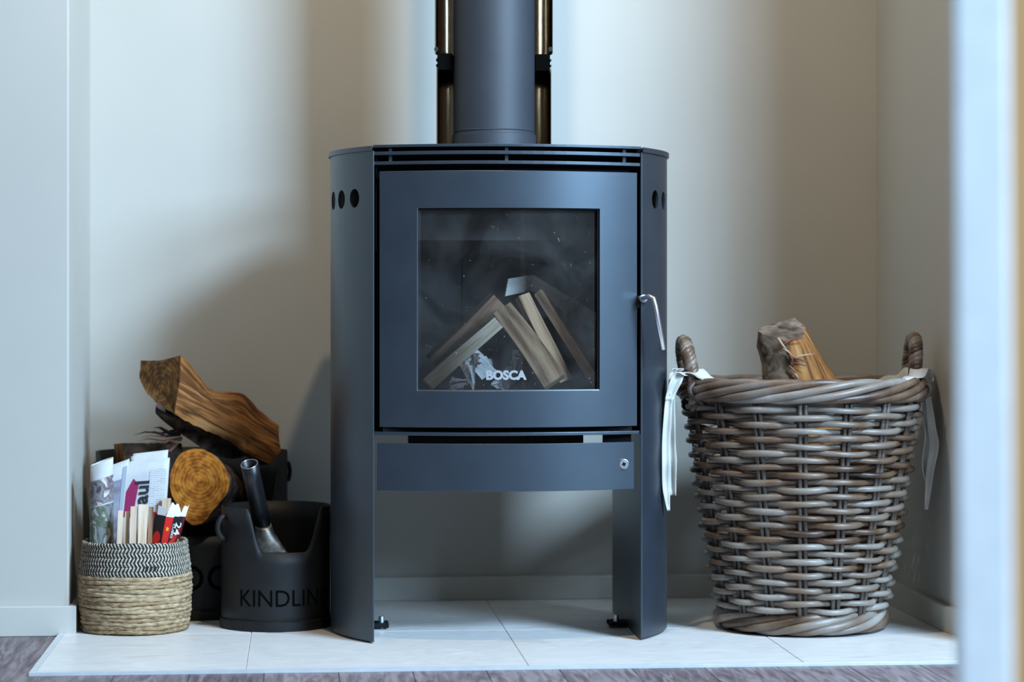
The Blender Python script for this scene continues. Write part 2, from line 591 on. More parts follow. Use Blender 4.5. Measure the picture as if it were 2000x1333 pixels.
# hearth
hearth = thing('hearth', (0.42, HY0, -0.006), 'pale stone-look tiled hearth with thin white metal edge strip under the stove', 'hearth')
box_o('grout_bed', M['grout'], hearth, HX0 + 0.006, HX1, HY0 + 0.006, YB, -0.0055, -0.0012)
gx = [HX0 + 0.0115, -0.097, 0.392, 0.877, HX1]
gy = [HY0 + 0.006, 4.642, YB]
for i in range(4):
    for j in range(2):
        g = 0.0011
        x0, x1 = gx[i] + (g if i else 0), gx[i + 1] - g
        o = box_o('tile', M['tile'], hearth, x0, x1, gy[j] + g, gy[j + 1] - g, -0.0055, 0.0, 0.0006)
box_o('edge_strip', M['strip'], hearth, HX0, HX1, HY0, HY0 + 0.0065, -0.006, 0.0006, 0.0004)
box_o('edge_strip', M['strip'], hearth, HX0, HX0 + 0.010, HY0 + 0.0065, YL - bb - 0.001, -0.006, 0.0006, 0.0004)

# door edge standing in the foreground at the right
DYY = 1.86
door = thing('door_1', (P(1925, 612, DYY).x, DYY, -0.006), None, None)
door['kind'] = 'structure'
xa, xb = P(1866, 612, DYY).x, P(1974, 612, DYY).x


def lean_box(mb, x0, x1, y0, y1, z0, z1, k=0.006, sk=0.0):
    vs_ = [(x - k * (z - 0.6) + sk * (y - y0), y, z) for z in (z0, z1) for y in (y0, y1) for x in (x0, x1)]
    return mb.add(vs_, [(0, 2, 3, 1), (4, 5, 7, 6), (0, 1, 5, 4), (2, 6, 7, 3), (0, 4, 6, 2), (1, 3, 7, 5)])


lean_box(MB(), xa, xb, DYY, DYY + 0.70, -0.006, 2.0, sk=0.273).build('door_leaf', M['doorwhite'], door, bevel=0.003)
lean_box(MB(), xb, xb + 0.35, DYY + 0.004, DYY + 0.04, -0.006, 2.0).build('door_jamb', M['tan'], door)

# ================================================================== STOVE
SX = 0.3823                    # centre line
SF = 4.468                     # front of the side panels
SB = 4.86                      # back
HWI = 0.2527                   # half width to the inner edge of the side panels
ZC = P(728, 285, SF).z         # top of the side caps
stove = thing('wood_stove', (SX, 4.66, 0), 'black steel wood stove with glass door and curved sides on the hearth', 'stove')
SAG = 0.055


def fy(x, off=0.0):
    """curved stove front"""
    return 4.474 + off - SAG * (1 - ((x - SX) / 0.25) ** 2)


def zs(v, x=SX, off=0.0):
    """height at which the curved front shows at picture row v"""
    y = fy(x, off)
    dep = x * ST + y * CT
    return HC - (v - HY) / FPX * dep


def xs(u, off=0.0):
    x = SX
    for _ in range(5):
        x = P(u, 612, fy(x, off)).x
    return x


def side_curve(sgn, grow=0.0, n=26, y0=SF, y1=SB):
    """plan of a side panel: inner front edge -> bulging side -> back"""
    pts = []
    for i in range(n + 1):
        y = y0 + (y1 - y0) * i / n
        t = (y - 4.672) / (4.672 - SF)
        hw = 0.3275 + grow - (0.3275 - HWI) * abs(t) ** 1.9 * (1 if t < 0 else 0.75)
        pts.append((SX + sgn * hw, y))
    return pts


def offset_curve(pts, d, sgn):
    out = []
    n = len(pts)
    for i in range(n):
        a, b = pts[max(i - 1, 0)], pts[min(i + 1, n - 1)]
        tx, ty = b[0] - a[0], b[1] - a[1]
        l = math.hypot(tx, ty)
        nx, ny = ty / l, -tx / l
        if nx * sgn > 0:
            nx, ny = -nx, -ny
        out.append((pts[i][0] + nx * d, pts[i][1] + ny * d))
    return out


ZP = ZC - 0.0095
for sgn in (-1, 1):
    cur = side_curve(sgn)
    inn = offset_curve(cur, 0.003, sgn)
    mb = MB().prism(cur + inn[::-1], 0.004, ZP)
    pan = mb.build('side_panel', M['stove'], stove)
    # round vent holes near the top
    hz = P(690, 389, 4.55).z
    ys_h = [4.520, 4.572, 4.624]
    cm = MB()
    for yh in ys_h:
        t = (yh - 4.672) / (4.672 - SF)
        hw = 0.3275 - (0.3275 - HWI) * abs(t) ** 1.9 * (1 if t < 0 else 0.75)
        ty = 0.001
        t2 = (yh + ty - 4.672) / (4.672 - SF)
        hw2 = 0.3275 - (0.3275 - HWI) * abs(t2) ** 1.9 * (1 if t2 < 0 else 0.75)
        tan = Vector((sgn * (hw2 - hw), ty, 0)).normalized()
        nor = Vector((tan.y * sgn, -tan.x * sgn, 0))
        c = Vector((SX + sgn * hw, yh, hz))
        cm.tube([c - nor * 0.02, c + nor * 0.02], 0.0178, 20)
    cut = cm.build('cutter', M['dark'])
    md = pan.modifiers.new('holes', 'BOOLEAN')
    md.object = cut
    md.solver = 'EXACT'
    cut.location -= Vector((0, 0, 0))
    bpy.context.view_layer.update()
    dg = bpy.context.evaluated_depsgraph_get()
    nm = bpy.data.meshes.new_from_object(pan.evaluated_get(dg))
    pan.modifiers.clear()
    pan.data = nm
    bpy.data.objects.remove(cut)
    smooth_auto(pan, 30)
    lin_c = offset_curve(side_curve(sgn, y0=SF + 0.006), 0.014, sgn)
    lin_i = offset_curve(side_curve(sgn, y0=SF + 0.006), 0.016, sgn)
    MB().prism(lin_c + lin_i[::-1], hz - 0.10, ZP - 0.001).build('inner_liner', M['dark'], stove)
    # inner plate of the leg
    xi = SX + sgn * HWI
    x_in = xi - sgn * 0.0035
    box_o('leg_plate', M['stove'], stove, min(xi, x_in), max(xi, x_in), SF - 0.001, SB + 0.02, 0.003, ZP, 0.0008)
    # cap
    cc = side_curve(sgn, 0.004, y0=SF - 0.004, y1=SB + 0.004)
    cap = MB().prism(cc + [(SX + sgn * HWI, SB + 0.004), (SX + sgn * HWI, SF - 0.006)], ZP, ZC).build('side_cap', M['stove'], stove, bevel=0.0012)
    # levelling foot
    fp = F(745, 1230) if sgn < 0 else F(1212, 1227)
    xf = x_in - sgn * 0.0005
    ft = MB().box(min(xf, xf - sgn * 0.034), max(xf, xf - sgn * 0.034), fp.y - 0.004, fp.y + 0.05, 0.003, 0.011).build('foot_plate', M['dark'], stove, bevel=0.001)
    MB().tube([(xf - sgn * 0.02, fp.y + 0.012, 0.0012), (xf - sgn * 0.02, fp.y + 0.012, 0.024)], 0.0055, 10).build('bolt', M['steel'], ft)

XI0, XI1 = SX - HWI, SX + HWI


def arc_plate(x0, x1, z0, z1, off, thick, n=28, hole=None):
    """plate following the curved front, optional rectangular opening (hx0,hx1,hz0,hz1)"""
    xs_ = [x0 + (x1 - x0) * i / n for i in range(n + 1)]
    zz = [z0, z1]
    if hole:
        xs_ = sorted([q for q in xs_ if min(abs(q - hole[0]), abs(q - hole[1])) > 0.004] + [hole[0], hole[1]])
        zz = [z0, hole[2], hole[3], z1]
    nx, nz = len(xs_) - 1, len(zz) - 1
    cells = set()
    for i in range(nx):
        for j in range(nz):
            if hole and j == 1 and xs_[i] >= hole[0] - 1e-6 and xs_[i + 1] <= hole[1] + 1e-6:
                continue
            cells.add((i, j))
    vs_, idx = [], {}

    def vid(i, j, s):
        if (i, j, s) not in idx:
            idx[(i, j, s)] = len(vs_)
            vs_.append((xs_[i], fy(xs_[i], off) + (thick if s else 0), zz[j]))
        return idx[(i, j, s)]
    fs_ = []
    for (i, j) in cells:
        q = [(i, j), (i + 1, j), (i + 1, j + 1), (i, j + 1)]
        fs_.append(tuple(vid(a, b, 0) for a, b in q))
        fs_.append(tuple(vid(a, b, 1) for a, b in q)[::-1])
        for (da, db, e0, e1) in ((0, -1, q[0], q[1]), (1, 0, q[1], q[2]), (0, 1, q[2], q[3]), (-1, 0, q[3], q[0])):
            if (i + da, j + db) not in cells:
                fs_.append((vid(*e0, 0), vid(*e0, 1), vid(*e1, 1), vid(*e1, 0)))
    return MB().add(vs_, fs_)


# top plate and grille
zt = zs(281)
nseg = 24
front = [(XI0 + 0.002 + (XI1 - XI0 - 0.004) * i / nseg, 0) for i in range(nseg + 1)]
front = [(x, fy(x, -0.004)) for x, _ in front]
MB().prism(front + [(XI1 - 0.002, SB), (XI0 + 0.002, SB)], zt - 0.0052, zt).build('top_plate', M['stove'], stove, bevel=0.0008)
for (va, vb) in ((294.5, 301.5), (314, 320.5)):
    z1, z0 = zs(va), zs(vb)
    back = [(x, y + 0.035) for x, y in front]
    MB().prism(front + back[::-1], z0, z1).build('grille_slat', M['stove'], stove, bevel=0.0006)
for u in (763, 990, 1220):
    xx = xs(u)
    box_o('grille_divider', M['stove'], stove, xx - 0.003, xx + 0.003, fy(xx) + 0.006, fy(xx) + 0.03, zs(320), zt - 0.006)

# firebox shell (open to the front), surround, liner
ZB = 0.392
Z0F = zs(764, off=0.01) - 0.002
sh = MB()
sh.box(XI0 + 0.006, XI1 - 0.006, SB - 0.02, SB, ZB, zt - 0.006)
sh.box(XI0 + 0.006, XI0 + 0.02, 4.50, SB - 0.02, ZB, zt - 0.006)
sh.box(XI1 - 0.02, XI1 - 0.006, 4.50, SB - 0.02, ZB, zt - 0.006)
sh.box(XI0 + 0.02, XI1 - 0.02, 4.505, SB - 0.02, zt - 0.05, zt - 0.0065)
sh.box(XI0 + 0.02, XI1 - 0.02, 4.47, SB - 0.02, ZB, ZB + 0.02)
sh.build('firebox_shell', M['dark'], stove)
hx0, hx1 = xs(815), xs(1171)
hz0, hz1 = zs(764), zs(406.5)
arc_plate(XI0 + 0.0045, XI1 - 0.0045, ZB + 0.001, zt - 0.03, 0.030, 0.006, hole=(hx0 - 0.022, hx1 + 0.022, hz0 - 0.012, hz1 + 0.02)).build('door_surround', M['dark'], stove)
# chamber
ci0, ci1, cb = hx0 - 0.030, hx1 + 0.034, 4.775
box_o('chamber_floor', M['brick'], stove, ci0, ci1, 4.47, cb, Z0F - 0.02, Z0F - 0.003)
nb = 3
for i in range(nb):
    w = (ci1 - ci0) / nb
    box_o('firebrick', M['brick'], stove, ci0 + i * w + 0.001, ci0 + (i + 1) * w - 0.001, cb, cb + 0.025, Z0F - 0.004, 0.83, 0.002)
for sgn in (-1, 1):
    xe = ci0 if sgn < 0 else ci1
    for j in range(2):
        box_o('firebrick', M['brick'], stove, min(xe, xe + sgn * 0.02), max(xe, xe + sgn * 0.02), 4.505 + j * 0.135, 4.638 + j * 0.135, Z0F - 0.004, 0.83, 0.002)
zbf = P(1000, 470, 4.60).z
MB().add([(ci0, 4.60, zbf), (ci1, 4.60, zbf), (ci1, 4.60, zbf + 0.012), (ci0, 4.60, zbf + 0.012), (ci0, cb, zbf + 0.04), (ci1, cb, zbf + 0.04), (ci1, cb, zbf + 0.052), (ci0, cb, zbf + 0.052)],
         [(0, 1, 2, 3), (4, 7, 6, 5), (0, 4, 5, 1), (3, 2, 6, 7), (0, 3, 7, 4), (1, 5, 6, 2)]).build('baffle_plate', M['brick'], stove)
box_o('baffle_front', pm('baffle_steel', [(0.3, (0.055, 0.05, 0.048)), (0.7, (0.10, 0.095, 0.092))], 14, 0.7), stove, ci0, ci1, 4.594, 4.60, zbf, 0.835)

# door
dz0, dz1 = zs(836), zs(333)
dx0, dx1 = xs(741), xs(1244.5)
door_s = arc_plate(dx0, dx1, dz0, dz1, 0.0, 0.009, n=32, hole=(hx0, hx1, hz0, hz1)).build('door', M['stove'], stove, bevel=0.0008)
smooth_auto(door_s, 25)
gp = arc_plate(hx0 - 0.004, hx1 + 0.004, hz0 - 0.004, hz1 + 0.004, 0.0115, 0.0001, n=28)
gm = MB()
gx_ = [hx0 - 0.004 + (hx1 - hx0 + 0.008) * i / 28 for i in range(29)]
gm.grid(lambda i, j: (gx_[i], fy(gx_[i], 0.012), (hz0 - 0.004) + (hz1 - hz0 + 0.008) * j), 28, 1)
gl = gm.build('glass_pane', M['glass'], door_s, smooth=True)
tr = MB()
th = 0.0016
for (xa_, xb_, za_, zb_) in ((hx0, hx0 + th, hz0, hz1), (hx0, hx1, hz0, hz0 + th)):
    q = arc_plate(xa_, xb_, za_, zb_, 0.0015, 0.008, n=20 if xb_ - xa_ > 0.1 else 1)
    tr.add(q.v, q.f)
tr.build('window_trim', M['steel'], door_s)
tr = MB()
for (xa_, xb_, za_, zb_) in ((hx1 - 0.0035, hx1, hz0, hz1), (hx0, hx1, hz1 - 0.002, hz1)):
    q = arc_plate(xa_, xb_, za_, zb_, 0.004, 0.006, n=20 if xb_ - xa_ > 0.1 else 1)
    tr.add(q.v, q.f)
tr.build('window_seal', M['dark'], door_s)
tv, tf = text_verts('BOSCA', 0.0225, 0.0012)
cx_, cz_ = xs(989), zs(734.5)
wmax = max(a for a, b in tv)
kx = (xs(1030) - xs(948)) / 2 / wmax
MB().add([(cx_ + a * kx, fy(cx_ + a * kx, 0.011), cz_ + b) for a, b in tv], tf).build('lettering', flat('etched_white', (0.34, 0.35, 0.37), 0.7), door_s, recalc=False)

# handle
hd = MB()
h0 = P(1249, 584, fy(xs(1249)) - 0.004)
h1 = P(1255, 583, 4.448)
h2 = P(1268, 579, 4.432)
h3 = P(1276, 583, 4.428)
h4 = P(1280, 598, 4.427)
h5 = P(1296, 684, 4.425)
hd.tube([P(1249, 584, 4.478), h1, h2, h3, h4, h5], [0.0042, 0.0042, 0.0042, 0.0046, 0.0048, 0.0048], 14)
hd.build('door_handle', M['chrome'], door_s, smooth=True)
hd = MB()
c0 = P(1257, 583.5, 4.452)
hd.tube([c0 + Vector((-0.001, 0.012, 0)), c0 + Vector((0, 0, 0))], 0.0075, 18)
hd.build('handle_collar', M['steel'], door_s)
hd = MB()
c0 = P(1247, 590, 4.47)
hd.tube([c0 + Vector((0, 0.012, 0)), c0], 0.012, 14)
hd.build('handle_boss', M['dark'], door_s)

# ledge, drawer
zl1, zl0 = zs(845.5), zs(852)
lf = [(x, fy(x, -0.002)) for x in [XI0 + 0.0038 + (XI1 - XI0 - 0.0076) * i / nseg for i in range(nseg + 1)]]
MB().prism(lf + [(XI1 - 0.0038, 4.56), (XI0 + 0.0038, 4.56)], zl0, zl1).build('ledge', M['stove'], stove, bevel=0.0008)
dr0, dr1 = xs(737), xs(1238.5)
drw = arc_plate(dr0, dr1, zs(961), zs(867.5), 0.001, 0.004, n=28).build('lower_panel', M['stove'], stove, bevel=0.0006)
smooth_auto(drw, 25)
kx_, kz_ = xs(1218), zs(911)
ky = fy(kx_)
kb = MB().tube([(kx_, ky + 0.003, kz_), (kx_, ky - 0.003, kz_)], 0.0098, 24).build('lock', M['steel'], drw, bevel=0.001)
MB().tube([(kx_, ky - 0.0028, kz_), (kx_, ky - 0.0042, kz_)], 0.0068, 20).build('lock_core', M['chrome'], drw)
dd = 0.0038
MB().add([(kx_ + a * dd, ky - 0.0046, kz_ + b * dd) for a, b in ((-1.2, -0.3), (0.3, -1.2), (1.2, 0.3), (-0.3, 1.2))] + [(kx_ + a * dd, ky - 0.004, kz_ + b * dd) for a, b in ((-1.2, -0.3), (0.3, -1.2), (1.2, 0.3), (-0.3, 1.2))],
         [(0, 1, 2, 3), (0, 4, 5, 1), (1, 5, 6, 2), (2, 6, 7, 3), (3, 7, 4, 0)]).build('key_hole', M['dark'], drw)
box_o('ash_box', M['dark'], stove, xs(812) + 0.001, xs(1147), 4.50, 4.80, zs(885), ZB)
box_o('panel_bracket', M['dark'], stove, xs(1186), xs(1236), 4.49, 4.52, zs(885), zl0)

# ------------------------------------------------------------------ flue
FX, FYY = P(965, 200, 4.71).x, 4.71
FR = 0.0795
flue = thing('flue_pipe', (FX, FYY, zt), 'matt black flue pipe rising from the stove top', 'flue pipe')


def ring_wall(r0, r1, z0, z1, a0=0, a1=2 * pi, n=56, cx=FX, cy=FYY):
    poly = [(cx + r1 * cos(a0 + (a1 - a0) * i / n), cy + r1 * sin(a0 + (a1 - a0) * i / n)) for i in range(n + 1)]
    poly += [(cx + r0 * cos(a0 + (a1 - a0) * i / n), cy + r0 * sin(a0 + (a1 - a0) * i / n)) for i in range(n + 1)][::-1]
    return MB().prism(poly, z0, z1)


o = MB().tube([(FX, FYY, zt + 0.02), (FX, FYY, WH)], FR, 64, cap=False).build('pipe', M['flue'], flue)
smooth_auto(o)
zcol = P(965, 258, FYY - FR).z
o = MB().tube([(FX, FYY, zt), (FX, FYY, zcol - 0.001), (FX, FYY, zcol)], [FR + 0.003, FR + 0.003, FR + 0.0005], 64).build('base_collar', M['flue'], flue)
smooth_auto(o)
o = MB().tube([(FX, FYY, zcol + 0.005), (FX, FYY, zcol + 0.0062), (FX, FYY, zcol + 0.0075)], [FR + 0.0004, FR + 0.0014, FR + 0.0004], 64, cap=False).build('pipe_seam', M['flue'], flue)
smooth_auto(o)
zj = P(965, 105, FYY).z
zj2 = P(965, 138, FYY).z
SHR = (P(1077, 200, FYY).x - P(851, 200, FYY).x) / 2
sxc = (P(1077, 200, FYY).x + P(851, 200, FYY).x) / 2
for (z0, z1, dr) in ((zt + 0.001, zj2 + 0.004, -0.001), (zj, WH, 0.002)):
    o = ring_wall(SHR + dr - 0.0012, SHR + dr, z0, z1, -0.12, pi + 0.12, cx=sxc).build('heat_shield', M['shield'], flue)
    smooth_auto(o)
for i, (z0, z1, dr) in enumerate(((zj2, zj - 0.001, -0.002), (zj2 + 0.008, zj2 + 0.011, 0.0005), (zj2 + 0.019, zj2 + 0.022, 0.0005))):
    o = ring_wall(FR + 0.003 if not i else SHR - 0.006, SHR + dr - 0.0012, z0, z1, -0.12, pi + 0.12, cx=sxc).build('spacer_band', M['letter'], flue)
for u in (852, 1075):
    c = P(u, 96, FYY - 0.012)
    MB().tube([c + Vector((0, 0.006, 0)), c + Vector((0, -0.006, 0))], 0.004, 10).build('screw', M['blackpipe'], flue)


# ================================================================== FIREWOOD INSIDE
def stick(name, a, b, w, h, mat, label, roll=0.0, taper=1.0, endmat=None, cat='kindling', group=None, tri=False, seed=0):
    """split stick from point a to b, w across the picture, h in depth"""
    r_ = random.Random(seed)
    a, b = Vector(a), Vector(b)
    t = (b - a).normalized()
    dpt = Vector((0, 1, 0))
    dpt = (dpt - t * dpt.dot(t)).normalized()
    sd = t.cross(dpt).normalized()
    q = Matrix.Rotation(roll, 3, t)
    dpt, sd = q @ dpt, q @ sd
    prof = [(-.5, -.5), (.5, -.42), (.46, .5), (-.5, .45)]
    if tri:
        prof = [(-.5, -.5), (.5, -.3), (.1, .5), (-.45, .4)]
    n = 8
    base = min((a, b), key=lambda p: p.z)
    root = thing(name, base, label, cat, group)
    for (fi, m_) in ((0, mat),):
        mb = MB()
        vs_, uvs, fs_ = [], [], []
        # each side has its own vertices so the grain coordinates stay clean
        for s in range(4):
            p0, p1 = prof[s], prof[(s + 1) % 4]
            o = len(vs_)
            for i in range(n + 1):
                f_ = i / n
                k = 1 + (taper - 1) * f_
                c = a.lerp(b, f_) + sd * (0.05 * w * sin(3 * f_ + seed)) + dpt * 0.04 * w * sin(5 * f_ + seed)
                for (pw_, ph_) in (p0, p1):
                    vs_.append(c + sd * pw_ * w * k + dpt * ph_ * h * k)
                uvs.append((f_ * (b - a).length + seed * 0.37, s * 0.05))
                uvs.append((f_ * (b - a).length + seed * 0.37, s * 0.05 + 0.03))
            for i in range(n):
                fs_.append((o + 2 * i, o + 2 * i + 1, o + 2 * i + 3, o + 2 * i + 2))
        mb.add(vs_, fs_, uvs)
        mb.build('split_face', m_, root)
    for f_, k in ((0.0, 1.0), (1.0, taper)):
        c = a.lerp(b, f_) + sd * (0.05 * w * sin(3 * f_ + seed)) + dpt * 0.04 * w * sin(5 * f_ + seed)
        MB().add([c + sd * p[0] * w * k + dpt * p[1] * h * k for p in prof], [(0, 1, 2, 3)], [(p[0] * w, p[1] * h) for p in prof]).build('end_grain', endmat or mat, root)
    return root


ZFL = Z0F + 0.006
KG = 'kindling laid in the stove'
stick('kindling', P(835, 752, 4.475), P(970, 630, 4.53), 0.026, 0.022, M['woodpale'], 'pale bark-free kindling stick leaning right behind the stove glass', 0.1, 0.95, seed=1, group=KG)
stick('kindling', P(848, 712, 4.60), P(972, 585, 4.60), 0.036, 0.03, M['woodbrown'], 'brown kindling stick leaning right behind the pale one in the stove', 0.3, 1.0, M['wooddull'], seed=2, group=KG)
stick('kindling', P(1083, 748, 4.49), P(980, 605, 4.545), 0.046, 0.03, M['wooddull'], 'widest flat tan kindling stick leaning left in the stove', 0.1, 0.85, seed=3, group=KG)
stick('kindling', P(1100, 748, 4.54), P(1020, 578, 4.58), 0.028, 0.022, M['wooddull'], 'reddish tan kindling stick right behind the widest one in the stove', 0.5, 0.9, seed=4, group=KG)
stick('kindling', P(1160, 740, 4.52), P(1055, 572, 4.60), 0.020, 0.03, M['wooddull'], 'thin tan kindling stick reaching the right firebrick in the stove', -0.3, 0.85, seed=5, group=KG)
cbd = thing('folded_cardboard', P(1100, 612, 4.672), 'pale grey bent cardboard strip lying on top of the kindling in the stove', 'cardboard')
MB().add([P(986, 579, 4.634), P(1036, 568, 4.668), P(1041, 537, 4.672), P(992, 545, 4.640)], [(0, 1, 2, 3)], [(0, 0), (.05, 0), (.05, .03), (0, .03)]).build('short_flap', M['woodgrey'], cbd, solid=0.003, recalc=False)
MB().add([P(1036, 568, 4.668), P(1162, 646, 4.690), P(1164, 612, 4.694), P(1041, 537, 4.672)], [(0, 1, 2, 3)], [(0, 0), (.13, 0), (.13, .03), (0, .03)]).build('long_flap', M['woodgrey'], cbd, solid=0.003, recalc=False)
stick('kindling', P(1092, 746, 4.585), P(1145, 742, 4.60), 0.016, 0.02, M['woodbrown'], 'short dark wood chip on the stove floor under the kindling', 0.2, 1.0, seed=8, group=KG)
stick('kindling', P(1148, 744, 4.64), P(1108, 585, 4.655), 0.026, 0.022, M['woodbrown'], 'dark brown kindling stick standing behind the thin tan one in the stove', 0.2, 1.0, seed=9, group=KG)


def crumple(name, c, sx, sy, sz, mat, label, seed, group):
    """square sheet creased along random planes until it is a loose ball"""
    r_ = random.Random(seed)
    N = 26
    pts = [Vector((i / N - 0.5 + r_.uniform(-.004, .004), j / N - 0.5, r_.uniform(-.004, .004))) for j in range(N + 1) for i in range(N + 1)]
    for k in range(11):
        n_ = Vector((r_.gauss(0, 1), r_.gauss(0, 1), r_.gauss(0, 0.8))).normalized()
        ctr = sum(pts, Vector()) / len(pts)
        off = r_.uniform(-0.06, 0.06)
        tw = r_.uniform(0.55, 0.95)
        sh_ = n_.cross(Vector((r_.gauss(0, 1), r_.gauss(0, 1), r_.gauss(0, 1)))).normalized()
        for i, p in enumerate(pts):
            d = (p - ctr).dot(n_) - off
            if d > 0:
                pts[i] = p - n_ * d * (1 + tw) + sh_ * d * (1 - tw) * 1.5
    lo = Vector([min(p[q] for p in pts) for q in range(3)])
    hi = Vector([max(p[q] for p in pts) for q in range(3)])
    out = []
    for p in pts:
        q = [(p[i] - lo[i]) / (hi[i] - lo[i]) for i in range(3)]
        out.append((c[0] + (q[0] - 0.5) * 2 * sx, c[1] + (q[1] - 0.5) * 2 * sy, c[2] + 0.001 + q[2] * sz * 1.35))
    fs_ = [(j * (N + 1) + i, j * (N + 1) + i + 1, (j + 1) * (N + 1) + i + 1, (j + 1) * (N + 1) + i) for j in range(N) for i in range(N)]
    uvs = [(i / N * 0.28, j / N * 0.28) for j in range(N + 1) for i in range(N + 1)]
    o = MB().add(out, fs_, uvs).build(name, mat, None, origin=c, recalc=False)
    tag(o, label, 'newspaper', group)
    return o


def news_mat(name, seed, ink):
    m, nt, b = base_mat(name, 0.85, spec=0.1)
    uv = coords(nt, 'UV')
    br_ = _n(nt, 'ShaderNodeTexBrick')
    nt.links.new(uv, br_.inputs[0])
    br_.inputs['Color1'].default_value = (0.40, 0.40, 0.41, 1)
    br_.inputs['Color2'].default_value = (0.80, 0.80, 0.81, 1)
    br_.inputs['Mortar'].default_value = (0.88, 0.87, 0.85, 1)
    br_.inputs['Scale'].default_value = 1
    br_.inputs['Brick Width'].default_value = 0.03
    br_.inputs['Row Height'].default_value = 0.005
    br_.inputs['Mortar Size'].default_value = 0.0014
    mp = coords(nt, 'UV', (1, 1, 1))
    mp.node.inputs['Location'].default_value = (seed, seed * 2, 0)
    f = noise(nt, mp, 9, 1)
    pic = ramp(nt, noise(nt, mp, 45, 4, 0.5), [(0.35, (0.04, 0.04, 0.045)), (0.5, (0.26, 0.23, 0.21)), (0.62, ink)])
    mask = ramp(nt, f, [(0.56, (0, 0, 0)), (0.575, (1, 1, 1))])
    mx = _n(nt, 'ShaderNodeMix', data_type='RGBA')
    nt.links.new(mask, mx.inputs[0])
    nt.links.new(br_.outputs['Color'], mx.inputs[6])
    nt.links.new(pic, mx.inputs[7])
    nt.links.new(mx.outputs[2], b.inputs['Base Color'])
    return m


M['newsphoto'] = news_mat('crumpled_colour_print', 3.1, (0.55, 0.20, 0.14))
M['newsgrey'] = news_mat('crumpled_grey_print', 7.7, (0.50, 0.50, 0.52))
PG = 'crumpled newspaper in the stove'
zfl = Z0F - 0.003
c = P(928, 745, 4.53)
crumple('crumpled_newspaper', (c.x + 0.004, 4.552, zfl), 0.040, 0.028, 0.066, M['newsphoto'], 'crumpled printed newspaper under the pale kindling in the stove', 3, PG)
c = P(993, 745, 4.55)
crumple('crumpled_newspaper', (c.x + 0.002, 4.572, zfl), 0.034, 0.026, 0.062, M['newsgrey'], 'crumpled white newspaper under the widest kindling in the stove', 5, PG)
c = P(893, 745, 4.5)
crumple('crumpled_newspaper', (c.x, 4.49, zfl), 0.022, 0.02, 0.022, M['newsphoto'], 'small scrap of coloured newspaper at the stove glass', 8, PG)

# ================================================================== WICKER BASKET
BC = Vector((0.9715, 4.632, 0))
B0, B1 = 0.151, 0.226
ZW0, ZW1 = 0.050, 0.432
basket = thing('wicker_basket', BC, 'tall round grey-brown wicker log basket with rope handles and white liner', 'basket')
NST = 16


def br(z):
    return B0 + (B1 - B0) * (z / 0.46) ** 0.93


def bp(a, r, z):
    return BC + Vector((r * cos(a), r * sin(a), z))


PH = -pi / 2 + pi / NST
for k in range(NST):
    a = PH + 2 * pi * k / NST
    for d in (-1, 1):
        pts = []
        for i in range(9):
            z = 0.012 + 0.455 * i / 8
            r = br(z) - 0.001
            pts.append(bp(a + d * 0.0052 / r, r, z))
        MB().tube(pts, 0.0046, 7).build('stake', M['stake'], basket, smooth=True)
NR = 29
for i in range(NR):
    z = ZW0 + (ZW1 - ZW0) * i / (NR - 1)
    r0 = br(z)
    pts, rad = [], []
    n = NST * 8
    ph1, ph2 = rnd.uniform(0, 6), rnd.uniform(0, 6)
    for q in range(n):
        a = PH + 2 * pi * q / n
        w = cos(NST / 2 * (a - PH) + pi * i)
        w = math.copysign(abs(w) ** 0.75, w)
        rr = r0 + 0.0092 * w + 0.0012 * sin(3 * a + ph1)
        zz = z + 0.0013 * sin(5 * a + ph2) + 0.0008 * sin(11 * a + ph1)
        pts.append(bp(a, rr, zz))
        rad.append(0.0060 + 0.0006 * sin(4 * a + ph2))
    MB().tube(pts, rad, 8, closed=True).build('weaver', M['wicker'], basket, smooth=True)


def rope_ring(R, zc, mr, mz, nstr, rad, turns, name, tilt=0.0):
    for s in range(nstr):
        pts = []
        n = 150
        for q in range(n):
            a = 2 * pi * q / n
            b = turns * a + 2 * pi * s / nstr
            jit = 0.0012 * sin(7 * a + 2 * s)
            pts.append(bp(a, R + mr * cos(b) + jit, zc + mz * sin(b) + jit))
        MB().tube(pts, rad, 8, closed=True).build(name, M['wicker'], basket, smooth=True)


rope_ring(B1 + 0.002, 0.466, 0.011, 0.0160, 6, 0.0078, 3, 'rim_strand')
rope_ring(B0 + 0.003, 0.0235, 0.010, 0.0130, 5, 0.0082, 3, 'base_strand')
# floor of the basket
MB().prism([(BC.x + 0.155 * cos(2 * pi * i / 32), BC.y + 0.155 * sin(2 * pi * i / 32)) for i in range(32)], 0.010, 0.020).build('basket_floor', M['stake'], basket)


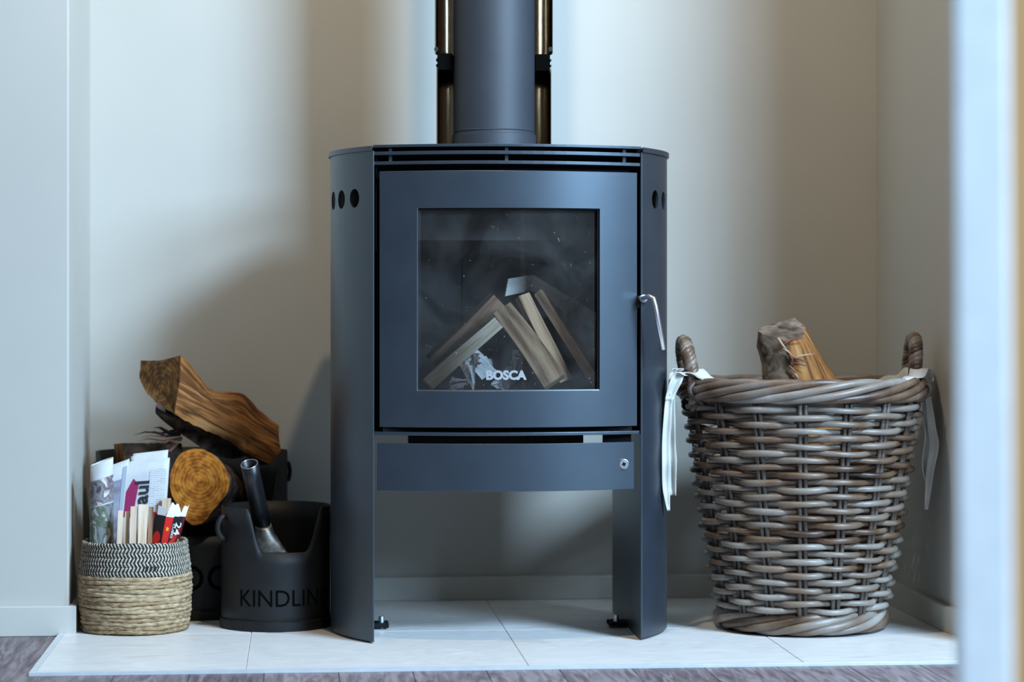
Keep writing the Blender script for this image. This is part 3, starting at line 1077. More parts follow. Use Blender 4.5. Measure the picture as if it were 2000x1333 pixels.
def rope_path(path, nstr, mr, rad, pitch, name):
    # resample
    P_ = [Vector(p) for p in path]
    fine = []
    for i in range(len(P_) - 1):
        p0, p1, p2, p3 = P_[max(i - 1, 0)], P_[i], P_[i + 1], P_[min(i + 2, len(P_) - 1)]
        for q in range(14):
            t = q / 14
            fine.append(0.5 * ((2 * p1) + (p2 - p0) * t + (2 * p0 - 5 * p1 + 4 * p2 - p3) * t * t + (3 * p1 - p0 - 3 * p2 + p3) * t ** 3))
    fine.append(P_[-1])
    L = [0]
    for i in range(1, len(fine)):
        L.append(L[-1] + (fine[i] - fine[i - 1]).length)
    frames = []
    prev = None
    for i in range(len(fine)):
        t = (fine[min(i + 1, len(fine) - 1)] - fine[max(i - 1, 0)]).normalized()
        a = t.cross(Vector((1, 0, 0.1))).normalized() if prev is None else (prev - t * prev.dot(t)).normalized()
        prev = a
        frames.append((a, t.cross(a)))
    for s in range(nstr):
        pts = []
        for i in range(len(fine)):
            b = 2 * pi * (L[i] / pitch + s / nstr)
            pts.append(fine[i] + frames[i][0] * mr * cos(b) + frames[i][1] * mr * sin(b))
        MB().tube(pts, rad, 8).build(name, M['wicker'], basket, smooth=True)


for sgn in (-1, 1):
    if sgn < 0:
        tx = P(1335, 668, BC.y).x
        zt_ = P(1335, 668, BC.y).z
    else:
        tx = P(1785, 662, BC.y).x
        zt_ = P(1785, 662, BC.y).z
    ex = BC.x + sgn * 0.216
    sk = 0.012
    path = [(ex, BC.y - 0.062, 0.43), (ex + (tx - ex) * .35, BC.y - 0.062, 0.490), (ex + (tx - ex) * .82, BC.y - 0.05, zt_ - 0.02), (tx, BC.y - 0.0, zt_), (ex + (tx - ex) * .82, BC.y + 0.05, zt_ - 0.02), (ex + (tx - ex) * .35, BC.y + 0.062, 0.490), (ex, BC.y + 0.062, 0.43)]
    path = [(px_ + (0.05 if sgn < 0 else 0.11) * (py_ - BC.y), BC.y + (py_ - BC.y) * (1 if sgn < 0 else 0.85), pz_) for px_, py_, pz_ in path]
    rope_path(path, 4, 0.0072, 0.0074, 0.034, 'handle_strand')
    for d in (-1, 1):      # binding loops round the rim
        a = (pi if sgn < 0 else 0) + d * 0.34
        pts = []
        for q in range(13):
            b = pi * 1.25 * q / 12 - 0.2
            pts.append(bp(a + 0.03 * d * q / 12, B1 + 0.024 * sin(b) , 0.430 + 0.058 * (1 - q / 12) ** 0.8))
        MB().tube(pts, 0.0048, 7).build('rim_binding', M['stake'], basket, smooth=True)


# liner
def liner_pt(i, j):
    a = 2 * pi * i / 96
    near = max(0.0, cos(a + 0.12)) ** 5 + max(0.0, -cos(a - 0.08)) ** 6
    top = 0.470 + 0.035 * near + 0.002 * sin(17 * a)
    t = j / 8
    if t < 0.75:
        k = t / 0.75
        return bp(a, 0.196 + 0.014 * k + 0.002 * sin(23 * a), 0.405 + (top - 0.405) * k)
    k = (t - 0.75) / 0.25
    return bp(a, 0.210 + (0.006 + 0.030 * near) * k, top - (0.002 + 0.004 * (1 - near)) * k + 0.003 * sin(19 * a) * near)


lin = MB().grid(liner_pt, 96, 8, wrap=True).build('cotton_liner', M['cloth'], basket, smooth=True, solid=0.0012)
tag(lin, 'off-white cotton lining inside the rim')


def ribbon(path, widths, name, twist=0.0, dirs=None):
    """cloth strip: path of points, width vector per point"""
    mb = MB()
    n = len(path)
    P_ = [Vector(p) for p in path]
    sub = 6
    cpts, cw = [], []
    for i in range(n - 1):
        p0, p1, p2, p3 = P_[max(i - 1, 0)], P_[i], P_[i + 1], P_[min(i + 2, n - 1)]
        for q in range(sub):
            t = q / sub
            cpts.append(0.5 * ((2 * p1) + (p2 - p0) * t + (2 * p0 - 5 * p1 + 4 * p2 - p3) * t * t + (3 * p1 - p0 - 3 * p2 + p3) * t ** 3))
            cw.append(widths[i] + (widths[i + 1] - widths[i]) * t)
    cpts.append(P_[-1])
    cw.append(widths[-1])
    N = len(cpts) - 1

    def fn(i, j):
        c_ = cpts[j]
        w = cw[j]
        s = i / 4 - 0.5
        ang = twist * j / N
        wd = Vector((cos(ang), sin(ang), 0))
        return c_ + wd * w * s + Vector((0, 0.006 * cos(2 * pi * s) * w / 0.02 + 0.002 * sin(j * 0.9), 0))
    mb.grid(fn, 4, N)
    return mb.build(name, M['cloth'], lin, smooth=True, solid=0.0011)


yl = BC.y - 0.075
ribbon([P(1348, 734, yl), P(1330, 728, yl), P(1318, 748, yl), P(1306, 782, yl)], [0.024, 0.020, 0.026, 0.018], 'tie_bow', 0.5)
ribbon([P(1330, 722, yl + 0.012), P(1318, 722, yl + 0.01), P(1311, 742, yl + 0.01), P(1312, 772, yl + 0.008)], [0.010, 0.012, 0.012, 0.010], 'tie_bow', 0.4)
ribbon([P(1307, 778, yl), P(1302, 830, yl), P(1300, 900, yl - .004), P(1301, 960, yl), P(1306, 998, yl)], [0.014, 0.016, 0.018, 0.018, 0.008], 'tie_end', 0.8)
ribbon([P(1311, 770, yl + 0.012), P(1311, 840, yl + 0.012), P(1312, 900, yl + 0.012), P(1314, 968, yl + 0.012)], [0.013, 0.014, 0.017, 0.012], 'tie_end', -0.6)
yr = BC.y - 0.03
ribbon([P(1775, 738, yr - .02), P(1795, 726, yr - .02), P(1808, 722, yr), P(1815, 742, yr), P(1805, 748, yr)], [0.012, 0.012, 0.022, 0.018, 0.01], 'tie_bow', 0.5)
ribbon([P(1806, 745, yr), P(1806, 800, yr - .006), P(1813, 850, yr - .006), P(1808, 915, yr), P(1817, 962, yr)], [0.010, 0.012, 0.020, 0.024, 0.007], 'tie_end', 0.6)
ribbon([P(1809, 745, yr - .012), P(1817, 820, yr - .014), P(1823, 870, yr - .014), P(1813, 940, yr - .012), P(1809, 996, yr - .012)], [0.008, 0.014, 0.018, 0.014, 0.006], 'tie_end', -0.7)


# ================================================================== LOGS
def loft_log(name, A, B, kinds, mats, pith, label, nseg=14, jit=0.003, seed=0, belly=0.0, group=None, sub=4, dip=None, base=None, cat='log'):
    """log lofted between two end outlines (points), kinds[i] = 'b' bark / 'w' wood for edge i->i+1"""
    r_ = random.Random(seed)
    A = [Vector(p) for p in A]
    B = [Vector(p) for p in B]
    n = len(A)
    pa, pb, kk = [], [], []
    for i in range(n):
        j = (i + 1) % n
        if kinds[i] == 'b':
            for q in range(sub):
                t = q / sub
                i0, i3 = (i - 1) % n, (j + 1) % n

                def cr(L_):
                    p0, p1, p2, p3 = L_[i0], L_[i], L_[j], L_[i3]
                    if kinds[(i - 1) % n] != 'b':
                        p0 = p1 * 2 - p2
                    if kinds[j] != 'b':
                        p3 = p2 * 2 - p1
                    return 0.5 * ((2 * p1) + (p2 - p0) * t + (2 * p0 - 5 * p1 + 4 * p2 - p3) * t * t + (3 * p1 - p0 - 3 * p2 + p3) * t ** 3)
                pa.append(cr(A))
                pb.append(cr(B))
                kk.append('b')
        else:
            for q in range(3):
                t = q / 3
                pa.append(A[i].lerp(A[j], t))
                pb.append(B[i].lerp(B[j], t))
                kk.append('w')
    m = len(pa)
    ca, cb_ = sum(pa, Vector()) / m, sum(pb, Vector()) / m
    rings = []
    ph = [r_.uniform(0, 6.3) for _ in range(m)]
    for s in range(nseg + 1):
        f_ = s / nseg
        row = []
        c_ = ca.lerp(cb_, f_)
        for k in range(m):
            p = pa[k].lerp(pb[k], f_)
            d = (p - c_)
            amp = jit * (1.6 if kk[k] == 'b' else 0.8)
            off = amp * (0.55 * sin(ph[k] + 9 * f_) + 0.45 * r_.uniform(-1, 1)) + belly * sin(pi * f_) * (1 if kk[k] == 'b' else 0.2)
            if s in (0, nseg):
                off *= 0.4
            if dip and kk[k] == 'w':
                hgt = max(0.0, min(1.0, d.z / 0.035))
                off_z = dip(f_) * hgt
            else:
                off_z = 0.0
            row.append(p + d.normalized() * off + Vector((0, 0, off_z)))
        rings.append(row)
    length = (cb_ - ca).length
    allp = [p for row in rings for p in row]
    zmin = min(p.z for p in allp)
    bs = base or (ca + cb_) / 2
    root = thing(name, (bs.x, bs.y, zmin), label, cat, group)
    acc = [0]
    for k in range(m):
        acc.append(acc[-1] + (pa[(k + 1) % m] - pa[k]).length)
    for kind, pname in (('b', 'bark'), ('w', 'split_face')):
        mb = MB()
        vs_, fs_, uvs = [], [], []
        for k in range(m):
            if kk[k] != kind:
                continue
            o_ = len(vs_)
            for s in range(nseg + 1):
                for kq, ac in ((k, acc[k]), ((k + 1) % m, acc[k + 1])):
                    vs_.append(rings[s][kq])
                    uvs.append((s / nseg * length + seed, ac))
            for s in range(nseg):
                fs_.append((o_ + 2 * s, o_ + 2 * s + 1, o_ + 2 * s + 3, o_ + 2 * s + 2))
        if vs_:
            mb.add(vs_, fs_, uvs)
            ob = mb.build(pname, mats[kind], root, recalc=False)
            bm = bmesh.new()
            bm.from_mesh(ob.data)
            bmesh.ops.remove_doubles(bm, verts=bm.verts, dist=0.00005)
            bm.to_mesh(ob.data)
            bm.free()
            smooth_auto(ob, 50)
    for row, c_, e in ((rings[0], ca, 0), (rings[-1], cb_, 1)):
        pc = Vector(pith) if (pith is not None and e == 0) else c_
        ax = (cb_ - ca).normalized()
        u_ = ax.cross(Vector((0, 0, 1)))
        if u_.length < 0.1:
            u_ = Vector((1, 0, 0))
        u_.normalize()
        w_ = ax.cross(u_)
        vs_ = [pc] + row
        MB().add(vs_, [(0, k + 1, (k + 1) % m + 1) for k in range(m)], [((p - pc).dot(u_), (p - pc).dot(w_)) for p in vs_]).build('end_grain', mats['end'], root)
    return root


# log standing in the wicker basket
yb_ = BC.y + 0.02
LA = [P(1483, 648, yb_ - 0.02), P(1500, 636, yb_ + 0.03), P(1552, 621, yb_ + 0.06), P(1574, 640, yb_ + 0.02), P(1566, 660, yb_ - 0.035), P(1538, 668, yb_ - 0.05)]
dx_ = P(1570, 950, yb_) - P(1500, 640, yb_)
LB = [p + Vector((dx_.x * k * 0.75, 0.01, dx_.z * 0.75)) for p, k in zip(LA, (0.15, 0.6, 1.9, 2.7, 2.2, 0.9))]
lg = loft_log('split_log', LA, LB, ['b', 'w', 'w', 'w', 'w', 'b'], {'b': M['greybark'], 'w': M['wood'], 'end': M['greybark']}, None,
              'split log with grey bark and frayed orange fibres standing in the wicker basket', seed=4, jit=0.005)
for i in range(11):
    a = P(1522 + i * 3 + rnd.uniform(-5, 12), 662 + i * 7 + rnd.uniform(-3, 3), yb_ - 0.055)
    b_ = a + Vector((rnd.uniform(0.012, 0.05), rnd.uniform(-0.004, 0.004), rnd.uniform(-0.05, 0.018)))
    MB().tube([a, a.lerp(b_, .5) + Vector((0, -0.004, 0.002)), b_], [0.0026, 0.0022, 0.0006], 5).build('splinter', M['wooddull' if i % 3 == 0 else 'redbark'], lg, smooth=True)

# ------------------------------------------------------------------ buckets
LBX, LBY, LA_, LB_ = P(375, 1000, 4.974).x, 4.974, 0.194, 0.142


def sstep(a, b, x_):
    t = min(1, max(0, (x_ - a) / (b - a)))
    return t * t * (3 - 2 * t)


def bucket(name, cx, cy, ax, by, hi, lo, n0, n1, n2, n3, rot, label, mat):
    """oval sheet bucket; a notch in the front rim runs between the angles n0..n3 (degrees from the front, to the right)"""
    root = thing(name, (cx, cy, 0.0), label, 'bucket')
    n = 120

    def rim(a):
        f_ = sstep(n0, n1, a) * (1 - sstep(n2, n3, a))
        return hi + (lo - hi) * f_

    def pt(i, j, dr=0.0):
        a = 360 * i / n - 180
        b = radians(a - 90)
        z = 0.004 + (rim(a) - 0.004) * j / 6
        return Vector((cx + (ax + dr) * cos(b), cy + (by + dr) * sin(b), z))
    mb = MB()
    mb.grid(lambda i, j: pt(i, j), n, 6, wrap=True)
    o = mb.build('bucket_wall', mat, root, smooth=True, recalc=True)
    md = o.modifiers.new('solid', 'SOLIDIFY')
    md.thickness = 0.0022
    md.offset = 0
    MB().prism([(cx + (ax - 0.002) * cos(2 * pi * i / 64), cy + (by - 0.002) * sin(2 * pi * i / 64)) for i in range(64)], 0.014, 0.017).build('bucket_floor', mat, root)
    mb = MB()
    prof = [(0.0012, 0.0), (0.0042, 0.0), (0.0042, 0.018), (0.0012, 0.020)]
    vs_, fs_ = [], []
    for i in range(72):
        b = 2 * pi * i / 72
        for (dr, z) in prof:
            vs_.append((cx + (ax + dr) * cos(b), cy + (by + dr) * sin(b), z))
    for i in range(72):
        for k in range(4):
            fs_.append((i * 4 + k, ((i + 1) % 72) * 4 + k, ((i + 1) % 72) * 4 + (k + 1) % 4, i * 4 + (k + 1) % 4))
    smooth_auto(mb.add(vs_, fs_).build('base_band', mat, root))
    return root, pt, rim


def lug(root, cx, cy, ax, by, ang, z0, z1, mat, so=0.0175, rad=0.0042):
    """loop handle standing off the side of a bucket"""
    b = radians(ang - 90)
    nrm = Vector((cos(b) / ax, sin(b) / by, 0)).normalized()
    base = Vector((cx + ax * cos(b), cy + by * sin(b), 0))
    pts = []
    for q in range(11):
        t = q / 10
        out = so * sin(pi * t) ** 0.5 - 0.001
        pts.append(base + nrm * out + Vector((0, 0, z0 + (z1 - z0) * t)))
    return MB().tube(pts, rad, 9).build('handle', mat, root, smooth=True)


# log bucket
zr = P(540, 880, LBY).z
lbk, lpt, lrim = bucket('log_bucket', LBX, LBY, LA_, LB_, zr, 0.168, -74, -50, 48, 72, 0, 'wide black metal bucket lettered LOGS standing by the wall', M['bucket'])
lug(lbk, LBX, LBY, LA_ + 0.001, LB_ + 0.001, 92, P(562, 940, LBY).z, P(562, 903, LBY).z, M['bucket'], 0.006)
lug(lbk, LBX, LBY, LA_ + 0.001, LB_ + 0.001, -92, P(562, 940, LBY).z, P(562, 903, LBY).z, M['bucket'], 0.006)
tv, tf = text_verts('LOGS', 0.074, 0.0)
tc = P(397, 1133, LBY - LB_)
vs_ = []
for a, b in tv:
    xx = (tc.x - LBX) + a
    yy = -(LB_ + 0.0018) * math.sqrt(max(0, 1 - (xx / (LA_ + 0.0018)) ** 2))
    vs_.append((LBX + xx, LBY + yy, tc.z + b))
MB().add(vs_, tf).build('lettering', M['letter'], lbk, recalc=False)

# kindling bucket
KY = 4.643 + 0.1085
KX = P(541, 1100, KY).x - 0.002
KR = 0.1055
zk = 0.2365
kbk, kpt, krim = bucket('kindling_bucket', KX, KY, KR, KR, zk, P(550, 1081, KY - KR).z, -31, -15, 33, 58, 14, 'small black metal bucket lettered KINDLING beside the stove leg', M['bucket'])
for ang in (-66, 117):
    lug(kbk, KX, KY, KR + 0.001, KR + 0.001, ang, zk - 0.064, zk - 0.016, M['bucket'], 0.017, 0.0055)
tv, tf = text_verts('KINDLING', 0.046, 0.0)
w2 = max(a for a, b in tv)
zt2 = P(541, 1172, KY - KR).z
vs_ = []
for a, b in tv:
    an = radians(-90 + 14) + a / w2 * radians(53)
    vs_.append((KX + (KR + 0.0019) * cos(an), KY + (KR + 0.0019) * sin(an), zt2 + b))
MB().add(vs_, tf).build('lettering', M['letter'], kbk, recalc=False)

# shovel standing in the kindling bucket
sh_root = thing('hearth_shovel', (KX, KY, 0.017), 'black hearth shovel with hollow tube handle standing in the kindling bucket', 'shovel')
e0 = P(487, 907, KY - 0.07)
e1 = P(512, 1022, KY - 0.005)
mb = MB()
n = 32
ax = (e1 - e0).normalized()
ux = ax.cross(Vector((0, 1, 0))).normalized()
uy = ax.cross(ux)
RT = 0.0162


def tube_pt(i, j, r=RT):
    a = 2 * pi * i / n
    return e0.lerp(e1, j / 4) + ux * r * cos(a) + uy * r * sin(a)


o = mb.grid(tube_pt, n, 4, wrap=True).build('tube_handle', M['shovel'], sh_root, smooth=True, solid=0.0016)
o = MB().tube([e0 + (ux * cos(2 * pi * i / 40) + uy * sin(2 * pi * i / 40)) * RT for i in range(40)], 0.0010, 6, closed=True).build('tube_rim', M['steel'], sh_root, smooth=True)
# socket flares to the pan
e2 = P(527, 1082, KY - 0.03)
mb = MB()


def sock(i, j):
    t = j / 8
    c_ = e1.lerp(e2, t)
    a = 2 * pi * i / n
    wx = 0.0165 + 0.020 * t ** 1.6
    wy = 0.0165 - 0.011 * t
    return c_ + Vector((1, 0, 0)) * wx * cos(a) + uy * wy * sin(a)


mb.grid(sock, n, 8, wrap=True)
mb.build('socket', M['shovelpan'], sh_root, smooth=True, solid=0.001)
mb = MB()
zfl_ = 0.02


def pan(i, j):
    s = i / 12 * 2 - 1
    t = j / 8
    c_ = e2.lerp(Vector((e2.x + 0.012, KY + 0.005, zfl_)), t)
    return c_ + Vector((0.042 * s * (0.8 + 0.25 * t), -0.016 * s * s, 0.0))


mb.grid(pan, 12, 8)
mb.build('pan', M['shovelpan'], sh_root, smooth=True, solid=0.0015)

# ------------------------------------------------------------------ logs in the log bucket
# round log, sawn end towards the room
yA, yB_ = 4.792, 5.04
pts = []
for i in range(18):
    a = 2 * pi * i / 18
    R_ = 58 + 3 * sin(3 * a + 1)
    u = 388 + R_ * cos(a)
    v = 938 + R_ * sin(a) * 1.03
    dn = max(0, sin(a))
    v += 32 * dn ** 6
    u += -4 * dn ** 6
    pts.append((u, v))
A = [P(u, v, yA + 0.02 * (v - 878) / 150) for u, v in pts]
Bp = [P(388 + (u - 388) * 0.95 + 48, 938 + (min(v, 1000) - 938) * 0.92 + 30, yB_) for u, v in pts]
loft_log('round_log', A, Bp, ['b'] * 18, {'b': M['bark'], 'w': M['bark'], 'end': M['rings']}, P(388, 940, yA + 0.008),
         'round log with orange ringed sawn end lying in the log bucket', seed=2, sub=2, jit=0.002)

# upright log at the back left
xa2 = [(222, 868, 4.98), (240, 866, 4.93), (345, 866, 4.93), (352, 868, 4.98), (340, 868, 5.03), (240, 869, 5.03)]
A = [P(*p) for p in xa2]
Bq = [Vector((p.x * 0.9 + LBX * 0.1 + 0.008, LBY + (p.y - 4.98) * 0.7 + 0.025, 0.02)) for p in A]
loft_log('upright_log', A, Bq, ['w', 'b', 'b', 'b', 'b', 'w'], {'b': M['greybark'], 'w': M['wood'], 'end': M['ringsdark']}, None,
         'grey barked split log standing upright at the back of the log bucket', seed=6, jit=0.002)

# large split log across the top
A = [P(275, 704, 4.88), P(310, 704, 4.84), P(352, 695, 4.80), P(353, 730, 4.785), P(346, 775, 4.78), P(341, 808, 4.785), P(318, 795, 4.81), P(290, 770, 4.85), P(273, 738, 4.88)]
Bq = [P(530, 832, 5.045), P(538, 828, 5.015), P(545, 830, 4.99), P(544, 852, 4.965), P(549, 882, 4.95), P(527, 907, 4.945), P(500, 905, 4.975), P(500, 880, 5.015), P(515, 850, 5.045)]
big = loft_log('split_log', A, Bq, ['w', 'w', 'w', 'w', 'w', 'b', 'b', 'b', 'b'], {'b': M['bark'], 'w': M['wood'], 'end': M['ringsdark']}, P(315, 765, 4.83),
               'large orange split log lying topmost across the log bucket', seed=11, jit=0.005, nseg=22,
               dip=lambda f_: -0.024 * math.exp(-((f_ - 0.30) / 0.16) ** 2) + 0.010 * math.exp(-((f_ - 0.62) / 0.10) ** 2))
# curved bark slab clinging under it


def bark_pt(i, j):
    s, t = i / 24, j / 8
    u = 306 + (520 - 306) * s
    v = 790 + (900 - 790) * s + (42 * sin(pi * min(1, s * 1.15 + 0.05)) ** 0.7) * t + 4 * sin(9 * s + 2 * t)
    y = 4.79 + 0.17 * s + 0.05 * t + 0.012 * sin(pi * t)
    return P(u, v, y)


MB().grid(bark_pt, 24, 8).build('bark_slab', M['bark'], big, smooth=False, solid=0.009)
for i, (u0, v0, u1, v1, w, mt) in enumerate([(352, 838, 262, 850, 0.006, 'bark'), (350, 850, 285, 846, 0.008, 'bark'), (355, 855, 268, 862, 0.005, 'redbark'), (350, 846, 300, 836, 0.009, 'bark'),
                                         (352, 860, 284, 868, 0.006, 'redbark'), (344, 868, 308, 893, 0.006, 'redbark'), (350, 858, 320, 866, 0.008, 'redbark'), (345, 845, 276, 857, 0.0035, 'redbark')]):
    a, b_ = P(u0, v0, 4.88), P(u1, v1, 4.845 - 0.004 * i)
    MB().tube([a, a.lerp(b_, .4) + Vector((0, 0, -0.004)), a.lerp(b_, .75) + Vector((0, 0, 0.003)), b_], [w, w * 0.9, w * 0.6, 0.0008], 6, flat_=0.4).build('bark_strip', M[mt], big)

# ================================================================== JUTE BASKET
JR = 0.1025
JC = Vector((P(264, 1150, 4.712).x, 4.712, 0))
jb = thing('jute_basket', JC, 'small round jute basket with black and cream braided rim by the baseboard', 'basket')
JH = 0.170


def jr(z):
    t = z / JH
    return JR * (0.955 + 0.075 * sin(pi * min(1, t * 1.05)) - 0.005 * t)


def jz(a, z):
    """rim sags a little at the front"""
    return z


coil_h = 0.0078
ncoil = int(0.112 / coil_h)
for i in range(ncoil):
    z = 0.0062 + i * coil_h
    pts, rad = [], []
    nn = 110
    p1, p2 = rnd.uniform(0, 6), rnd.uniform(0, 6)
    for q in range(nn):
        a = 2 * pi * q / nn
        r = jr(z) + 0.0012 * sin(5 * a + p1) + 0.0008 * rnd.uniform(-1, 1)
        pts.append(JC + Vector((r * cos(a), r * sin(a), z + 0.0010 * sin(4 * a + p2))))
        rad.append(0.0049 + 0.0006 * rnd.uniform(-1, 1))
    MB().tube(pts, rad, 7, closed=True).build('jute_coil', M['jute'], jb, smooth=True)
zb0 = 0.0062 + ncoil * coil_h + 0.0005
nbr = 7
for i in range(nbr):
    z = zb0 + i * 0.0088
    for s in range(4):
        pts = []
        nn = 560
        for q in range(nn):
            a = 2 * pi * q / nn
            b = 46 * a * (1 if i % 2 else -1) + s * pi / 2
            r = jr(z) + 0.0028 * cos(b)
            pts.append(JC + Vector((r * cos(a), r * sin(a), z + 0.0038 * sin(b) + 0.0008 * sin(3 * a) + rnd.uniform(-0.0009, 0.0009))))
        MB().tube(pts, 0.0023, 5, closed=True).build('braid_strand', M['juteblack'] if s in (0, 2) else M['jutelight'], jb, smooth=True)
# inner wall and floor
MB().grid(lambda i, j: JC + Vector(((jr(0.16 * j / 6) - 0.006) * cos(2 * pi * i / 64), (jr(0.16 * j / 6) - 0.006) * sin(2 * pi * i / 64), 0.003 + 0.165 * j / 6)), 64, 6, wrap=True).build('inner_wall', M['jute'], jb, smooth=True, solid=0.002)
MB().prism([(JC.x + 0.095 * cos(2 * pi * i / 40), JC.y + 0.095 * sin(2 * pi * i / 40)) for i in range(40)], 0.002, 0.008).build('basket_floor', M['jute'], jb)
lp = P(291, 1113, JC.y - JR)
mb = MB()
for k in range(7):
    x_ = lp.x - 0.011 + 0.0037 * k
    y_ = JC.y - math.sqrt((jr(lp.z) + 0.0045) ** 2 - (x_ - JC.x) ** 2)
    mb.tube([(x_, y_, lp.z - 0.004 - 0.001 * (k % 2)), (x_ + 0.003, y_, lp.z + 0.004 + 0.001 * (k % 3))], 0.0012, 5)
mb.build('stitched_mark', M['ink'], jb)


# ------------------------------------------------------------------ newspapers
def page_prop(fn, u0, u1, v0, v1, name, mat, parent, nu=10, off=0.0018):
    """patch of print lying on a paper surface fn(s,t)->(point, normal)"""
    mb = MB()

    def g(i, j):
        p, nrm = fn(u0 + (u1 - u0) * i / nu, v0 + (v1 - v0) * j / 4)
        return p + nrm * off
    def uvf(i, j):
        return ((u1 - u0) * i / nu * 0.1, (v1 - v0) * j / 4 * 0.17)
    mb.grid(g, nu, 4, uvf)
    return mb.build(name, mat, parent, smooth=True, recalc=False)


def paper_roll(name, c, rx, ry, rot, z0, z1, tilt, label, sag=0.0, layers=2):
    """newspaper folded round on itself and stood upright: flattened spiral"""
    root = thing(name, (c[0], c[1], z0), label, 'newspaper')

    def surf(s, t):
        # s: 0..1 round the outside, starting at the right, passing the front
        def pos(s_):
            a = 2 * pi * s_
            k = 1 - 0.035 * s_
            x_ = rx * k * cos(-a)
            y_ = ry * k * sin(-a)
            x_, y_ = x_ * cos(rot) - y_ * sin(rot), x_ * sin(rot) + y_ * cos(rot)
            zz = z0 + (z1 - z0 + sag * cos(-a)) * t
            return Vector((c[0] + x_ + tilt[0] * (zz - z0), c[1] + y_ + tilt[1] * (zz - z0), zz))
        p = pos(s)
        d = pos(s + 0.004) - pos(s - 0.004)
        nrm = Vector((d.y, -d.x, 0)).normalized()
        ctr = Vector((c[0] + tilt[0] * (p.z - z0), c[1] + tilt[1] * (p.z - z0), p.z))
        if nrm.dot(p - ctr) < 0 and s <= 1:
            nrm = -nrm
        return p, nrm
    mb = MB()
    n = int(34 * layers)
    mb.grid(lambda i, j: surf(layers * i / n, j / 6)[0] - (Vector((0, 0, 0)) if i < 34 else Vector((0, 0, 0.003))), n, 6)
    mb.build('sheet', M['paper'], root, smooth=True, solid=0.0009)
    return root, surf


def zpx(v, y):
    return P(200, v, y).z


# rolled paper with street pictures
yy = 4.672
c = P(206, 1000, yy)
n1, f1 = paper_roll('rolled_newspaper', (P(197, 1000, yy).x, yy + 0.0215), 0.0215, 0.0200, radians(8), 0.012, zpx(903, yy), (0, 0), 'rolled newspaper with street pictures at the edge of the jute basket', sag=0.008, layers=1.75)
page_prop(f1, 0.06, 0.52, 0.745, 0.90, 'printed_picture', M['photo1'], n1, 14)
page_prop(f1, 0.06, 0.52, 0.35, 0.735, 'printed_picture', M['photo2'], n1, 14)


def folded(name, corners, thick, label, wave=0.002, n=10):
    """folded newspaper leaning: quad bl, br, tr, tl extruded in depth, rounded fold"""
    bl, br_, tr_, tl = [Vector(p) for p in corners]
    z0 = min(bl.z, br_.z)
    ctr = (bl + br_) / 2
    root = thing(name, (ctr.x, ctr.y, z0), label, 'newspaper')
    nrm0 = (br_ - bl).cross(tl - bl).normalized()
    if nrm0.y > 0:
        nrm0 = -nrm0

    def surf(s, t):
        p = bl.lerp(br_, s).lerp(tl.lerp(tr_, s), t)
        return p + nrm0 * (wave * sin(3.1 * s + 4 * t) + wave * 2 * (1 - (2 * s - 1) ** 2)), nrm0
    for layer in range(3):
        mb = MB()
        d = -nrm0 * thick * layer / 2
        up = Vector((0.0015 * layer, 0, -0.003 * layer * (1 if layer < 2 else -0.8)))
        mb.grid(lambda i, j: surf(i / n, j / n)[0] + d + up * (j / n), n, n)
        mb.build('sheet', M['paper'], root, smooth=True, solid=0.0016)
    return root, surf


n2, f2 = folded('folded_newspaper', [P(196, 1160, 4.726), P(223, 1160, 4.728), P(250, 902, 4.732), P(205, 918, 4.728)], 0.012, 'folded newspaper with a grey car picture between roll and magenta page')
page_prop(f2, 0.06, 0.78, 0.30, 0.88, 'printed_picture', M['photo3'], n2)
page_prop(f2, 0.80, 0.99, 0.2, 0.97, 'painted_fold_shade', flat('grey_blue_fold_shade', (0.34, 0.38, 0.44), 0.8), n2)  # shade at the fold painted on as a grey-blue strip
n3, f3 = folded('folded_newspaper', [P(216, 1160, 4.750), P(312, 1160, 4.750), P(328, 900, 4.756), P(244, 908, 4.756)], 0.016, 'folded newspaper with magenta block and large headline letters in the jute basket', wave=0.0012)
# magenta block: slanted
mb = MB()
for k, (s, t) in enumerate([(0.03, 0.60), (0.30, 0.58), (0.37, 0.835), (0.24, 0.885), (0.10, 0.785)]):
    p, nr = f3(s, t)
    mb.v.append(p + nr * 0.0022)
    mb.uv.append((0, 0))
mb.f.append((0, 1, 2, 3, 4))
mb.build('magenta_block', M['magenta'], n3, recalc=False)
page_prop(f3, 0.60, 0.97, 0.52, 0.94, 'print_column', M['print'], n3, off=0.0018)
tv, tf = text_verts('aul', 0.036, 0.0008)
mb = MB()
vs_ = []
pc, nr = f3(0.47, 0.775)
e_u = (f3(0.6, 0.7)[0] - f3(0.5, 0.7)[0]).normalized()
e_v = (f3(0.55, 0.8)[0] - f3(0.55, 0.6)[0]).normalized()
for a, b in tv:
    vs_.append(pc + nr * 0.0032 + e_v * a * 1.15 - e_u * b * 1.05)
mb.add(vs_, tf).build('headline', M['ink'], n3, recalc=False)
# loose sheet edges curling over the top
n4, f4 = folded('folded_newspaper', [P(262, 1160, 4.771), P(308, 1160, 4.771), P(325, 884, 4.782), P(256, 892, 4.782)], 0.010, 'folded newspaper standing behind the magenta page in the jute basket', wave=0.0015)

